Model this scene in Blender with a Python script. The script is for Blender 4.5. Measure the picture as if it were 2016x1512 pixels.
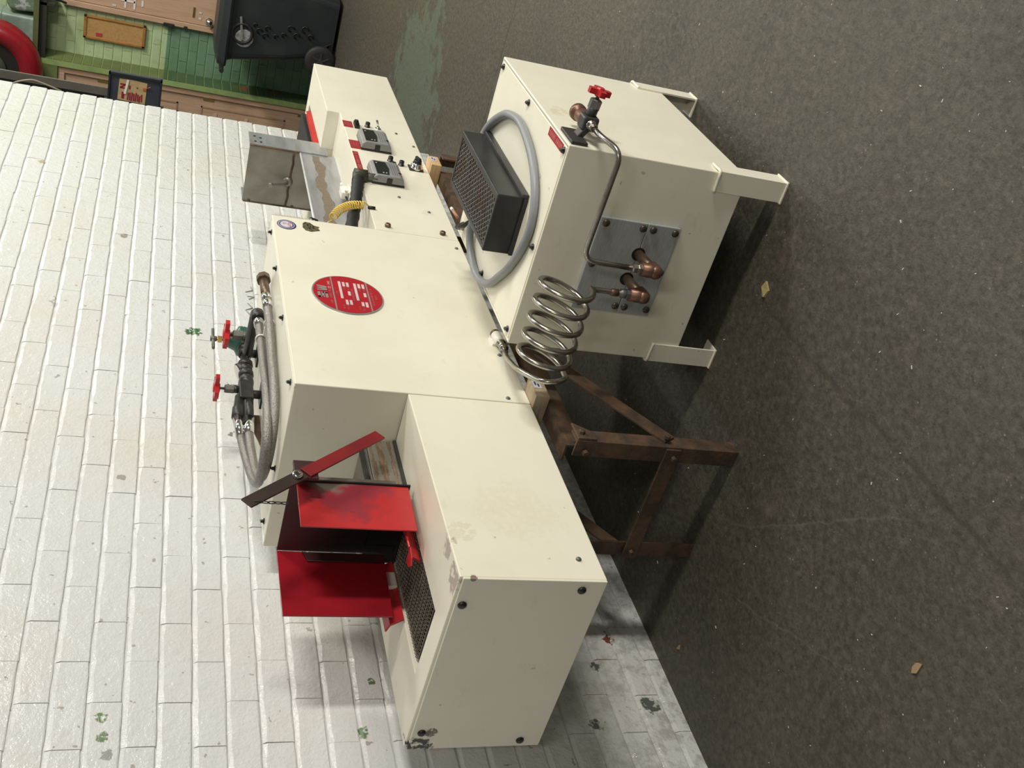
import bpy, bmesh, math, random
from mathutils import Vector, Matrix

for o in list(bpy.data.objects):
    bpy.data.objects.remove(o)
S = bpy.context.scene
COL = S.collection
rnd = random.Random(7)
PI = math.pi

# ------------------------------------------------------------------ camera
# The photograph was taken with the phone turned on its side: the camera is rolled about 90 degrees.
cam_d = bpy.data.cameras.new('camera')
cam_d.sensor_fit = 'HORIZONTAL'
cam_d.sensor_width = 36.0
cam_d.lens = 36.912
cam_d.clip_start = 0.02
cam_d.clip_end = 60
cam = bpy.data.objects.new('camera', cam_d)
COL.objects.link(cam)
DX = Vector((-0.2404895, -0.26520553, -0.93371882))
RY = Vector((0.56444563, -0.82079276, 0.08775182))
FW = Vector((0.78966191, 0.50593011, -0.34708614))
m = Matrix.Identity(4)
for i in range(3):
    m[i][0] = DX[i]; m[i][1] = RY[i]; m[i][2] = -FW[i]
m.translation = Vector((-1.35710687, -1.30540626, 1.38))
cam.matrix_world = m
S.camera = cam

# ------------------------------------------------------------------ world, lamps, exposure
S.view_settings.view_transform = 'Standard'
S.view_settings.look = 'None'
S.view_settings.gamma = 1.0
S.view_settings.use_curve_mapping = False
S.view_settings.exposure = 0.0
w = bpy.data.worlds.new('workshop_air')
S.world = w
w.use_nodes = True
bg = w.node_tree.nodes['Background']
bg.inputs[0].default_value = (0.97, 0.91, 0.78, 1)
bg.inputs[1].default_value = 0.155

def area_lamp(name, loc, sx, sy, power, col, target=None):
    d = bpy.data.lights.new(name, 'AREA')
    d.shape = 'RECTANGLE'; d.size = sx; d.size_y = sy
    d.energy = power; d.color = col
    o = bpy.data.objects.new(name, d)
    COL.objects.link(o)
    o.location = loc
    if target is not None:
        o.rotation_euler = (Vector(target) - Vector(loc)).to_track_quat('-Z', 'Y').to_euler()
    return o
WARM = (1.0, 0.955, 0.86)
COOL = (0.96, 0.98, 1.0)
area_lamp('shop_light', (0.25, -5.1, 2.70), 0.30, 1.2, 182, WARM, (0.6, 0, 0.5))
area_lamp('shop_light', (2.7, -2.7, 3.0), 0.30, 1.2, 84, WARM, (2.3, 0, 0.5))
area_lamp('shop_light', (-2.3, -2.7, 3.1), 0.30, 1.2, 26, WARM, (0.2, 0.2, 0.6))
area_lamp('ceiling_light', (3.0, -0.55, 3.5), 3.4, 0.20, 23, COOL, (3.0, -0.45, 0))
area_lamp('ceiling_light', (5.9, -1.3, 3.4), 1.2, 0.25, 135, WARM, (6.6, 0.4, 0.4))

# ------------------------------------------------------------------ materials
MATS = {}
def nt(name):
    mt = bpy.data.materials.new(name)
    mt.use_nodes = True
    t = mt.node_tree
    b = t.nodes['Principled BSDF']
    return mt, t, b
def node(t, typ, **kw):
    n = t.nodes.new(typ)
    for k, v in kw.items():
        setattr(n, k, v)
    return n
def noise(t, vec, scale, detail=4, rough=0.6, stretch=None):
    if stretch:
        mp = node(t, 'ShaderNodeMapping')
        mp.inputs['Scale'].default_value = stretch
        t.links.new(vec, mp.inputs['Vector'])
        vec = mp.outputs['Vector']
    n = node(t, 'ShaderNodeTexNoise')
    n.inputs['Scale'].default_value = scale
    n.inputs['Detail'].default_value = detail
    n.inputs['Roughness'].default_value = rough
    t.links.new(vec, n.inputs['Vector'])
    return n.outputs['Fac']
def ramp(t, fac, lo, hi, a=0.0, b=1.0):
    r = node(t, 'ShaderNodeMapRange')
    r.inputs['From Min'].default_value = lo; r.inputs['From Max'].default_value = hi
    r.inputs['To Min'].default_value = a; r.inputs['To Max'].default_value = b
    t.links.new(fac, r.inputs['Value'])
    return r.outputs['Result']
def mix(t, fac, a, b):
    mx = node(t, 'ShaderNodeMix', data_type='RGBA')
    if isinstance(fac, float): mx.inputs[0].default_value = fac
    else: t.links.new(fac, mx.inputs[0])
    for sock, v in ((mx.inputs[6], a), (mx.inputs[7], b)):
        if isinstance(v, tuple): sock.default_value = (*v, 1)
        else: t.links.new(v, sock)
    return mx.outputs[2]
def mul(t, a, b, op='MULTIPLY'):
    n = node(t, 'ShaderNodeMath', operation=op)
    for i, v in enumerate((a, b)):
        if isinstance(v, (int, float)): n.inputs[i].default_value = v
        else: t.links.new(v, n.inputs[i])
    return n.outputs[0]
def position(t):
    return node(t, 'ShaderNodeNewGeometry').outputs['Position']
def near(t, vec, centre, radius, nfac=None, namt=0.6):
    d = node(t, 'ShaderNodeVectorMath', operation='DISTANCE')
    t.links.new(vec, d.inputs[0]); d.inputs[1].default_value = centre
    v = d.outputs['Value']
    if nfac is not None:
        v = mul(t, v, mul(t, mul(t, nfac, namt * radius * 2), namt * radius, 'SUBTRACT'), 'ADD')
    return ramp(t, v, radius * 1.05, radius * 0.8)
def bump(t, b, fac, strength, dist):
    n = node(t, 'ShaderNodeBump')
    n.inputs['Strength'].default_value = strength
    n.inputs['Distance'].default_value = dist
    t.links.new(fac, n.inputs['Height'])
    t.links.new(n.outputs['Normal'], b.inputs['Normal'])
def simple(name, col, rough=0.5, metal=0.0, col2=None, scale=8.0, lo=0.45, hi=0.65, stretch=None, bm=0.0, bscale=60, spec=None):
    if name in MATS: return MATS[name]
    mt, t, b = nt(name)
    b.inputs['Roughness'].default_value = rough
    b.inputs['Metallic'].default_value = metal
    if spec is not None: b.inputs['Specular IOR Level'].default_value = spec
    p = position(t)
    c2 = col2 if col2 else tuple(c * 0.8 for c in col)
    f = ramp(t, noise(t, p, scale, 5, 0.6, stretch), lo, hi)
    t.links.new(mix(t, f, col, c2), b.inputs['Base Color'])
    if bm:
        bump(t, b, noise(t, p, bscale, 3, 0.5, stretch), bm, 0.004)
    MATS[name] = mt
    return mt

def make_cream():
    mt, t, b = nt('cream_paint')
    b.inputs['Roughness'].default_value = 0.34
    p = position(t)
    n1 = noise(t, p, 3.2, 4, 0.6)
    c = mix(t, ramp(t, n1, 0.42, 0.7), (0.79, 0.765, 0.645), (0.735, 0.705, 0.58))
    n2 = noise(t, p, 11, 6, 0.7, (1, 1, 2.6))
    c = mix(t, mul(t, ramp(t, n2, 0.60, 0.78), 0.30), c, (0.42, 0.35, 0.22))
    n3 = noise(t, p, 70, 3, 0.6)
    # scuffs and bare spots with a place of their own
    for cc, r, col, k in (((0.0, 0.485, 0.738), 0.030, (0.03, 0.03, 0.035), 1.0), ((0.0, 0.44, 0.715), 0.013, (0.05, 0.04, 0.035), 0.9),
                          ((0.0, 0.487, 0.712), 0.012, (0.04, 0.03, 0.03), 1.0), ((0.0, 0.0, 0.735), 0.008, (0.16, 0.06, 0.05), 0.8),
                          ((0.03, 0.03, 0.762), 0.028, (0.20, 0.12, 0.13), 0.55), ((0.10, 0.02, 0.762), 0.022, (0.22, 0.13, 0.11), 0.5),
                          ((0.13, 0.0, 0.735), 0.030, (0.42, 0.34, 0.20), 0.22), ((0.20, 0.0, 0.60), 0.09, (0.60, 0.52, 0.34), 0.12),
                          ((1.63, 0.0, 0.525), 0.020, (0.45, 0.38, 0.22), 0.2), ((0.86, -0.632, 0.50), 0.03, (0.55, 0.44, 0.22), 0.35)):
        f = mul(t, mul(t, near(t, p, cc, r, n3, 0.9), ramp(t, n3, 0.60, 0.50)), k)
        c = mix(t, f, c, col)
    n4 = noise(t, p, 38, 2, 0.5)
    c = mix(t, mul(t, ramp(t, n4, 0.745, 0.76), 0.5), c, (0.30, 0.25, 0.18))
    t.links.new(c, b.inputs['Base Color'])
    bump(t, b, noise(t, p, 260, 2, 0.5), 0.05, 0.002)
    return mt

def make_white_wall():
    mt, t, b = nt('white_wall_paint')
    p = position(t)
    n1 = noise(t, p, 2.0, 4, 0.6)
    c = mix(t, ramp(t, n1, 0.4, 0.7), (0.645, 0.66, 0.665), (0.62, 0.615, 0.585))
    n2 = noise(t, p, 14, 6, 0.7)
    c = mix(t, mul(t, ramp(t, n2, 0.58, 0.80), 0.35), c, (0.52, 0.46, 0.36))
    # grime near the floor
    sx = node(t, 'ShaderNodeSeparateXYZ'); t.links.new(p, sx.inputs[0])
    low = ramp(t, sx.outputs['Z'], 0.50, 0.0)
    n3 = noise(t, p, 30, 5, 0.65)
    c = mix(t, mul(t, mul(t, low, ramp(t, n3, 0.45, 0.62)), 0.55), c, (0.20, 0.185, 0.16))
    # chips that show the old green paint, and bare patches
    n5 = noise(t, p, 55, 3, 0.6)
    for cc, r, col in (((1.725, .58, 1.175), .030, (.06, .14, .06)), ((.171, .58, 1.358), .016, (.16, .27, .12)), ((.12, .58, 1.352), .015, (.17, .25, .15)),
                       ((.077, .58, 1.345), .015, (.33, .35, .33)), ((.258, .58, .778), .011, (.10, .17, .07)), ((.117, .58, .817), .017, (.13, .21, .10)),
                       ((.387, .58, .122), .018, (.20, .06, .035)), ((1.177, .58, 1.061), .018, (.20, .22, .18)), ((1.81, .58, 1.60), .016, (.45, .45, .47)),
                       ((.173, .58, .08), .030, (.10, .12, .10)), ((.30, .58, .19), .016, (.12, .13, .11)), ((.12, .58, .25), .016, (.13, .13, .11)),
                       ((.95, .58, 1.36), .014, (.35, .34, .31)), ((2.35, .58, 1.42), .018, (.30, .27, .22)), ((2.9, .58, 1.75), .02, (.42, .38, .3))):
        f = mul(t, near(t, p, cc, r * .85, n5, 1.2), ramp(t, n5, 0.60, 0.54))
        c = mix(t, f, c, col)
    n6 = noise(t, p, 42, 2, 0.5)
    c = mix(t, mul(t, ramp(t, n6, 0.725, 0.745), 0.6), c, (0.22, 0.19, 0.15))
    t.links.new(c, b.inputs['Base Color'])
    b.inputs['Roughness'].default_value = 0.22
    rg = ramp(t, noise(t, p, 9, 3, 0.5), 0.3, 0.7, 0.06, 0.20)
    t.links.new(rg, b.inputs['Roughness'])
    hb = mul(t, mul(t, noise(t, p, 26, 5, 0.62), 1.0), mul(t, noise(t, p, 120, 3, 0.6), 0.40), 'ADD')
    bump(t, b, hb, 0.6, 0.007)
    return mt

def make_green_wall():
    mt, t, b = nt('green_wall_paint')
    p = position(t)
    sx = node(t, 'ShaderNodeSeparateXYZ'); t.links.new(p, sx.inputs[0])
    n1 = noise(t, p, 5, 5, 0.65)
    light = mix(t, ramp(t, n1, 0.35, 0.7), (0.46, 0.56, 0.34), (0.36, 0.46, 0.25))
    dark = mix(t, ramp(t, n1, 0.35, 0.7), (0.15, 0.26, 0.17), (0.10, 0.19, 0.10))
    c = mix(t, ramp(t, sx.outputs['Z'], 1.282, 1.276), light, dark)
    n2 = noise(t, p, 24, 5, 0.7)
    c = mix(t, mul(t, ramp(t, n2, 0.58, 0.72), 0.4), c, (0.10, 0.12, 0.055))
    # two broken bricks on the pier
    n5 = noise(t, p, 45, 3, 0.6)
    for cc, r in (((7.78, 1.80, .62), .06), ((7.80, 1.80, .36), .05)):
        c = mix(t, near(t, p, cc, r, n5, 1.0), c, (0.25, 0.075, 0.035))
    t.links.new(c, b.inputs['Base Color'])
    b.inputs['Roughness'].default_value = 0.42
    bump(t, b, noise(t, p, 40, 4, 0.6), 0.4, 0.004)
    return mt

def make_floor():
    mt, t, b = nt('worn_concrete')
    p = position(t)
    n1 = noise(t, p, 1.7, 6, 0.65)
    c = mix(t, ramp(t, n1, 0.35, 0.68), (0.070, 0.064, 0.048), (0.045, 0.041, 0.031))
    n2 = noise(t, p, 42, 8, 0.80)
    c = mix(t, mul(t, ramp(t, n2, 0.44, 0.64), 0.68), c, (0.128, 0.117, 0.093))
    n2b = noise(t, p, 66, 8, 0.80)
    c = mix(t, mul(t, ramp(t, n2b, 0.48, 0.63), 0.70), c, (0.022, 0.019, 0.014))
    v = node(t, 'ShaderNodeTexVoronoi'); v.inputs['Scale'].default_value = 85
    t.links.new(p, v.inputs['Vector'])
    n3 = noise(t, p, 22, 3, 0.6)
    spk = mul(t, ramp(t, v.outputs['Distance'], 0.20, 0.12), ramp(t, n3, 0.54, 0.66))
    c = mix(t, mul(t, spk, 0.6), c, (0.30, 0.275, 0.23))
    n7 = noise(t, p, 7, 4, 0.6)
    c = mix(t, mul(t, ramp(t, n7, 0.60, 0.75), 0.35), c, (0.165, 0.125, 0.105))
    # old green paint in front of the far end of the machine
    c = mix(t, mul(t, near(t, p, (4.35, 0.52, 0), 0.55, n7, 1.4), 0.30), c, (0.13, 0.20, 0.15))
    # long scratch-like cracks (lines on the floor)
    def line(a, bb, wd, col, k):
        nonlocal c
        ax, ay = a; bx, by = bb
        L = math.hypot(bx - ax, by - ay)
        nx, ny = -(by - ay) / L, (bx - ax) / L
        dt = node(t, 'ShaderNodeVectorMath', operation='DOT_PRODUCT')
        t.links.new(p, dt.inputs[0]); dt.inputs[1].default_value = (nx, ny, 0)
        dd = mul(t, dt.outputs['Value'], -(nx * ax + ny * ay), 'ADD')
        dd = mul(t, dd, mul(t, mul(t, n7, 0.05), 0.025, 'SUBTRACT'), 'ADD')
        ab = mul(t, dd, 0.0, 'ADD'); abn = node(t, 'ShaderNodeMath', operation='ABSOLUTE'); t.links.new(ab, abn.inputs[0])
        al = node(t, 'ShaderNodeVectorMath', operation='DOT_PRODUCT')
        t.links.new(p, al.inputs[0]); al.inputs[1].default_value = ((bx - ax) / L, (by - ay) / L, 0)
        s0 = (ax * (bx - ax) + ay * (by - ay)) / L
        inside = mul(t, ramp(t, al.outputs['Value'], s0 - .05, s0 + .05), ramp(t, al.outputs['Value'], s0 + L + .05, s0 + L - .05))
        f = mul(t, mul(t, ramp(t, abn.outputs[0], wd, wd * .3), inside), k)
        c = mix(t, f, c, col)
    line((0.526, -0.375), (-0.40, -0.40), 0.009, (0.030, 0.027, 0.022), 0.55)
    line((2.94, -0.90), (2.965, 0.45), 0.006, (0.02, 0.02, 0.018), 0.9)
    line((0.30, 0.10), (-0.15, -0.32), 0.0035, (0.17, 0.16, 0.135), 0.22)
    line((0.25, 0.25), (-0.25, 0.0), 0.0030, (0.17, 0.16, 0.135), 0.2)
    t.links.new(c, b.inputs['Base Color'])
    t.links.new(ramp(t, n1, 0.35, 0.7, 0.42, 0.62), b.inputs['Roughness'])
    hb = mul(t, noise(t, p, 60, 5, 0.65), mul(t, n2, 0.6), 'ADD')
    bump(t, b, hb, 0.45, 0.006)
    return mt

def make_hood_red():
    mt, t, b = nt('scorched_red_paint')
    p = position(t)
    n1 = noise(t, p, 7, 4, 0.6)
    c = mix(t, ramp(t, n1, 0.35, 0.7), (0.46, 0.028, 0.030), (0.36, 0.018, 0.022))
    n5 = noise(t, p, 14, 3, 0.6)
    # heat bloom where the wing meets the hot back plate
    c = mix(t, mul(t, near(t, p, (0.405, 0.105, 0.925), 0.115, n5, 0.8), 0.55), c, (0.13, 0.03, 0.055))
    c = mix(t, near(t, p, (0.395, 0.105, 0.955), 0.055, n5, 0.9), c, (0.16, 0.135, 0.11))
    sx = node(t, 'ShaderNodeSeparateXYZ'); t.links.new(p, sx.inputs[0])
    n6 = noise(t, p, 60, 4, 0.6)
    c = mix(t, mul(t, ramp(t, n6, 0.66, 0.72), 0.5), c, (0.10, 0.02, 0.02))
    t.links.new(c, b.inputs['Base Color'])
    b.inputs['Roughness'].default_value = 0.33
    return mt

CREAM = make_cream(); MATS['cream'] = CREAM
WHITEW = make_white_wall()
GREENW = make_green_wall()
FLOOR = make_floor()
RED = make_hood_red()
REDP = simple('red_enamel', (0.47, 0.02, 0.025), 0.3, col2=(0.36, 0.015, 0.02))
def make_hood_shade():  # back plate's shade put into the colour, blackening down towards the belt opening
    mt, t, b = nt('shaded_hood_red')
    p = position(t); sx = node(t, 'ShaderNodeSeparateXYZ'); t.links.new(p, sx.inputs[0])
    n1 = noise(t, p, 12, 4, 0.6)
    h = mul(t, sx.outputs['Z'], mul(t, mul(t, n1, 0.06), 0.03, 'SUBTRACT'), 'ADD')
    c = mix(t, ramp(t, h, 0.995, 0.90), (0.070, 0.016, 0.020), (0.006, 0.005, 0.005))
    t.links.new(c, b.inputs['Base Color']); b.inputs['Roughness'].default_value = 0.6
    return mt
HOODSHADE = make_hood_shade()
DKMAROON = simple('dark_maroon_paint', (0.055, 0.014, 0.016), 0.5, col2=(0.03, 0.012, 0.012), scale=10)  # dark maroon for the gusset and pivot bracket
STEEL = simple('stainless_steel', (0.40, 0.41, 0.43), 0.36, 0.5, col2=(0.30, 0.305, 0.31), scale=6, stretch=(1, 1, 5))
BRUSH = simple('brushed_steel_plate', (0.42, 0.44, 0.45), 0.40, 0.25, col2=(0.34, 0.36, 0.37), scale=30, stretch=(1, 1, 12))
DULL = simple('stained_stainless', (0.31, 0.30, 0.265), 0.42, 0.6, col2=(0.20, 0.175, 0.14), scale=9, lo=.4, hi=.75)
TUBE = simple('bent_steel_tube', (0.42, 0.40, 0.36), 0.24, 1.0, col2=(0.33, 0.30, 0.26), scale=20)
CHROME = simple('chrome', (0.72, 0.72, 0.72), 0.13, 1.0)
HOSE = simple('braided_hose', (0.30, 0.285, 0.265), 0.34, 0.8, col2=(0.17, 0.16, 0.15), scale=300, bm=0.5, bscale=500)
RUST = simple('rusty_iron', (0.135, 0.078, 0.045), 0.6, 0.2, col2=(0.060, 0.042, 0.030), scale=22, lo=.38, hi=.62, bm=0.3, bscale=90)
RUSTD = simple('weld_stain', (0.17, 0.125, 0.09), 0.55, 0.2, col2=(0.27, 0.235, 0.195), scale=60, stretch=(1, 1, 14))
PIPE = simple('brown_pipe', (0.17, 0.115, 0.08), 0.42, 0.7, col2=(0.10, 0.07, 0.05), scale=30)
COPPER = simple('tarnished_copper', (0.20, 0.105, 0.075), 0.42, 0.6, col2=(0.11, 0.06, 0.045), scale=28)
BLACK = simple('black_fitting', (0.022, 0.021, 0.020), 0.42, 0.2, col2=(0.035, 0.033, 0.03), scale=40)
GREYF = simple('grey_fitting', (0.15, 0.15, 0.14), 0.42, 0.4, col2=(0.11, 0.11, 0.10), scale=30)
BLKP = simple('black_plastic', (0.012, 0.012, 0.013), 0.35)
BLKB = simple('black_box_paint', (0.030, 0.030, 0.031), 0.40, 0.1, col2=(0.018, 0.018, 0.018), scale=7)
RUBBER = simple('black_rubber', (0.014, 0.014, 0.014), 0.62)
VOID = simple('dark_hollow', (0.010, 0.008, 0.007), 0.8)  # near-black put in for the darkness of hollows; belt parts use it too
BELT = simple('belt_wire', (0.27, 0.23, 0.19), 0.45, 0.3, col2=(0.16, 0.13, 0.105), scale=14)
GREYC = simple('grey_conduit', (0.235, 0.25, 0.265), 0.42, col2=(0.20, 0.215, 0.23))
GREYPL = simple('grey_plastic', (0.25, 0.25, 0.25), 0.42, col2=(0.20, 0.20, 0.20))
SCREEN = simple('dark_display', (0.010, 0.013, 0.014), 0.12)
PRINT = simple('pale_print', (0.62, 0.52, 0.52), 0.5)
PINKP = simple('faded_print', (0.50, 0.20, 0.20), 0.5)
ALU = simple('aluminium_rim', (0.52, 0.51, 0.50), 0.35, 0.6)
LABEL = simple('red_label', (0.40, 0.012, 0.022), 0.35, col2=(0.34, 0.012, 0.02))
WHITEP = simple('white_plastic', (0.80, 0.78, 0.72), 0.4, col2=(0.72, 0.70, 0.64))
AMBER = simple('amber_lens', (0.42, 0.26, 0.05), 0.25)
BRASS = simple('brass', (0.55, 0.38, 0.14), 0.25, 0.95)
YELLOW = simple('yellow_hose', (0.74, 0.53, 0.09), 0.35, col2=(0.60, 0.40, 0.06))
GREENR = simple('green_regulator', (0.016, 0.085, 0.06), 0.35, col2=(0.012, 0.06, 0.045))
TIMBER = simple('pine_timber', (0.62, 0.43, 0.23), 0.6, col2=(0.50, 0.32, 0.16), scale=14, stretch=(6, 0.6, 6))
TIMBERG = simple('weathered_timber', (0.42, 0.33, 0.23), 0.65, col2=(0.30, 0.22, 0.15), scale=14, stretch=(6, 0.6, 6))
DOORW = simple('tan_door_wood', (0.47, 0.315, 0.21), 0.5, col2=(0.40, 0.26, 0.17), scale=9, stretch=(2, 9, 0.6))
CORK = simple('cork', (0.42, 0.25, 0.09), 0.8, col2=(0.35, 0.20, 0.07), scale=60)
CORKF = simple('oak_frame', (0.36, 0.17, 0.045), 0.45, col2=(0.28, 0.12, 0.03), scale=12)
TRIMG = simple('green_trim_paint', (0.26, 0.36, 0.135), 0.45, col2=(0.20, 0.28, 0.10), scale=7)
BIN = simple('dark_bin_plastic', (0.020, 0.024, 0.028), 0.42, col2=(0.028, 0.036, 0.036), scale=3)
NAVY = simple('blue_black_steel', (0.035, 0.042, 0.058), 0.45, col2=(0.05, 0.058, 0.075), scale=8)
CARD = simple('cardboard', (0.47, 0.34, 0.17), 0.75, col2=(0.40, 0.28, 0.14), scale=30)
MARKER = simple('red_marker', (0.24, 0.012, 0.03), 0.6)
COLUMN = simple('taupe_steel', (0.125, 0.115, 0.095), 0.5, col2=(0.10, 0.09, 0.075), scale=5)
DARKST = simple('dark_steel', (0.025, 0.024, 0.020), 0.6)
TUBP = simple('pale_green_plastic', (0.24, 0.32, 0.27), 0.25, col2=(0.17, 0.23, 0.19), scale=6)
OLIVE = simple('olive_paint', (0.10, 0.115, 0.05), 0.5)
HUB = simple('dull_green_hub', (0.05, 0.065, 0.05), 0.5)
MAROON = simple('deep_red_paint', (0.27, 0.008, 0.016), 0.28, col2=(0.20, 0.008, 0.014), scale=4)
SCRAP = simple('yellowed_paper', (0.40, 0.33, 0.14), 0.7, col2=(0.30, 0.26, 0.14), scale=60)
LEAF = simple('dry_leaf', (0.33, 0.22, 0.12), 0.7)
FLAKE = simple('white_chip', (0.62, 0.60, 0.55), 0.7)
BLUEST = simple('navy_sticker', (0.03, 0.03, 0.13), 0.4)
PALEST = simple('pale_sticker', (0.62, 0.60, 0.66), 0.4, col2=(0.55, 0.45, 0.52), scale=120)
REDST = simple('rose_sticker', (0.42, 0.16, 0.19), 0.4, col2=(0.62, 0.50, 0.55), scale=150)
OLVST = simple('olive_sticker', (0.14, 0.125, 0.06), 0.5, col2=(0.05, 0.045, 0.03), scale=110, lo=.42, hi=.55)

# ------------------------------------------------------------------ geometry helpers
def new(): return bmesh.new()
def V(*a): return Vector(a)

def box(bm, x0, x1, y0, y1, z0, z1, bev=0.0, seg=2):
    vs = [bm.verts.new((x, y, z)) for x in (x0, x1) for y in (y0, y1) for z in (z0, z1)]
    idx = ((0, 1, 3, 2), (4, 6, 7, 5), (0, 4, 5, 1), (2, 3, 7, 6), (0, 2, 6, 4), (1, 5, 7, 3))
    fs = [bm.faces.new([vs[i] for i in f]) for f in idx]
    if bev:
        es = {e for f in fs for e in f.edges}
        bmesh.ops.bevel(bm, geom=list(es), offset=bev, segments=seg, profile=0.5, affect='EDGES')
    return vs

def obox(bm, c, ax, ay, az, hx, hy, hz, bev=0.0):
    """box with its own axes"""
    c = Vector(c); ax = Vector(ax).normalized(); ay = Vector(ay).normalized(); az = Vector(az).normalized()
    vs = [bm.verts.new(c + ax * sx * hx + ay * sy * hy + az * sz * hz) for sx in (-1, 1) for sy in (-1, 1) for sz in (-1, 1)]
    idx = ((0, 1, 3, 2), (4, 6, 7, 5), (0, 4, 5, 1), (2, 3, 7, 6), (0, 2, 6, 4), (1, 5, 7, 3))
    fs = [bm.faces.new([vs[i] for i in f]) for f in idx]
    bmesh.ops.recalc_face_normals(bm, faces=fs)
    if bev:
        es = {e for f in fs for e in f.edges}
        bmesh.ops.bevel(bm, geom=list(es), offset=bev, segments=2, profile=0.5, affect='EDGES')

def frame_of(d):
    d = d.normalized()
    u = d.cross(V(0, 0, 1))
    if u.length < 1e-4: u = d.cross(V(1, 0, 0))
    u.normalize()
    return u, d.cross(u).normalized()

def lathe(bm, origin, axis, prof, seg=20, smooth=True, sx=1.0):
    """prof: list of (distance along axis, radius)"""
    o = Vector(origin); d = Vector(axis).normalized(); u, v = frame_of(d)
    rings = []
    for a, r in prof:
        if r < 1e-6:
            rings.append([bm.verts.new(o + d * a)])
        else:
            rings.append([bm.verts.new(o + d * a + (u * math.cos(2 * PI * k / seg) + v * sx * math.sin(2 * PI * k / seg)) * r) for k in range(seg)])
    fs = []
    for r0, r1 in zip(rings, rings[1:]):
        for k in range(seg):
            k2 = (k + 1) % seg
            if len(r0) == 1 and len(r1) == 1: continue
            if len(r0) == 1: fs.append(bm.faces.new((r0[0], r1[k], r1[k2])))
            elif len(r1) == 1: fs.append(bm.faces.new((r0[k2], r0[k], r1[0])))
            else: fs.append(bm.faces.new((r0[k2], r0[k], r1[k], r1[k2])))
    for r in (rings[0], rings[-1]):
        if len(r) > 1: fs.append(bm.faces.new(r))
    bmesh.ops.recalc_face_normals(bm, faces=fs)
    for f in fs:
        if smooth and len(f.verts) <= 4: f.smooth = True

def cyl(bm, a, b, r, seg=16, r2=None, smooth=True):
    a = Vector(a); b = Vector(b)
    lathe(bm, a, b - a, [(0, r), ((b - a).length, r if r2 is None else r2)], seg, smooth)

def spline(pts, n=8, closed=False):
    P = [Vector(p) for p in pts]
    out = []
    N = len(P)
    for i in range(N - 1):
        p0 = P[max(i - 1, 0)]; p1 = P[i]; p2 = P[i + 1]; p3 = P[min(i + 2, N - 1)]
        for k in range(n):
            s = k / n
            out.append(0.5 * ((2 * p1) + (p2 - p0) * s + (2 * p0 - 5 * p1 + 4 * p2 - p3) * s * s + (3 * p1 - p0 - 3 * p2 + p3) * s ** 3))
    out.append(P[-1])
    return out

def tube(bm, pts, r, seg=10, cap=True):
    P = [Vector(p) for p in pts]
    n = len(P)
    t0 = (P[1] - P[0]).normalized()
    u, v = frame_of(t0)
    rings = []
    for i in range(n):
        t = (P[min(i + 1, n - 1)] - P[max(i - 1, 0)])
        if t.length < 1e-9: t = t0
        t.normalize()
        u = (u - t * u.dot(t)).normalized()
        v = t.cross(u)
        rr = r[i] if isinstance(r, (list, tuple)) else r
        rings.append([bm.verts.new(P[i] + (u * math.cos(2 * PI * k / seg) + v * math.sin(2 * PI * k / seg)) * rr) for k in range(seg)])
    for a, b in zip(rings, rings[1:]):
        for k in range(seg):
            f = bm.faces.new((a[k], a[(k + 1) % seg], b[(k + 1) % seg], b[k])); f.smooth = True
    if cap:
        bm.faces.new(list(reversed(rings[0]))); bm.faces.new(rings[-1])

def fillet(pts, rad, n=6):
    """polyline with rounded corners"""
    P = [Vector(p) for p in pts]
    out = [P[0]]
    for i in range(1, len(P) - 1):
        a = (P[i - 1] - P[i]); b = (P[i + 1] - P[i])
        r = min(rad, a.length * .45, b.length * .45)
        a = P[i] + a.normalized() * r; b = P[i] + b.normalized() * r
        for k in range(n + 1):
            s = k / n
            out.append(a * (1 - s) ** 2 + P[i] * 2 * s * (1 - s) + b * s * s)
    out.append(P[-1])
    return out

def prism(bm, poly, axis, a, b, bev=0.0):
    """poly: 2-D points; axis 'x','y' or 'z' is the extrusion direction"""
    def P(p, h):
        if axis == 'y': return (p[0], h, p[1])
        if axis == 'x': return (h, p[0], p[1])
        return (p[0], p[1], h)
    A = [bm.verts.new(P(p, a)) for p in poly]; B = [bm.verts.new(P(p, b)) for p in poly]
    fs = [bm.faces.new(A), bm.faces.new(list(reversed(B)))]
    n = len(poly)
    for i in range(n):
        fs.append(bm.faces.new((A[i], B[i], B[(i + 1) % n], A[(i + 1) % n])))
    bmesh.ops.recalc_face_normals(bm, faces=fs)
    if bev:
        es = {e for f in fs for e in f.edges}
        bmesh.ops.bevel(bm, geom=list(es), offset=bev, segments=2, profile=0.5, affect='EDGES')

def hexhead(bm, c, axis, r, h, flange=True):
    axis = Vector(axis)
    if flange: lathe(bm, c, axis, [(0, r * 1.35), (h * .22, r * 1.3)], 14)
    lathe(bm, Vector(c), axis, [(0, r), (h * .85, r), (h, r * .8)], 6, smooth=False)

def dome(bm, c, axis, r, h):
    lathe(bm, c, axis, [(0, r), (h * .45, r * .95), (h * .8, r * .7), (h, r * .3), (h, 0)], 14)

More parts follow.
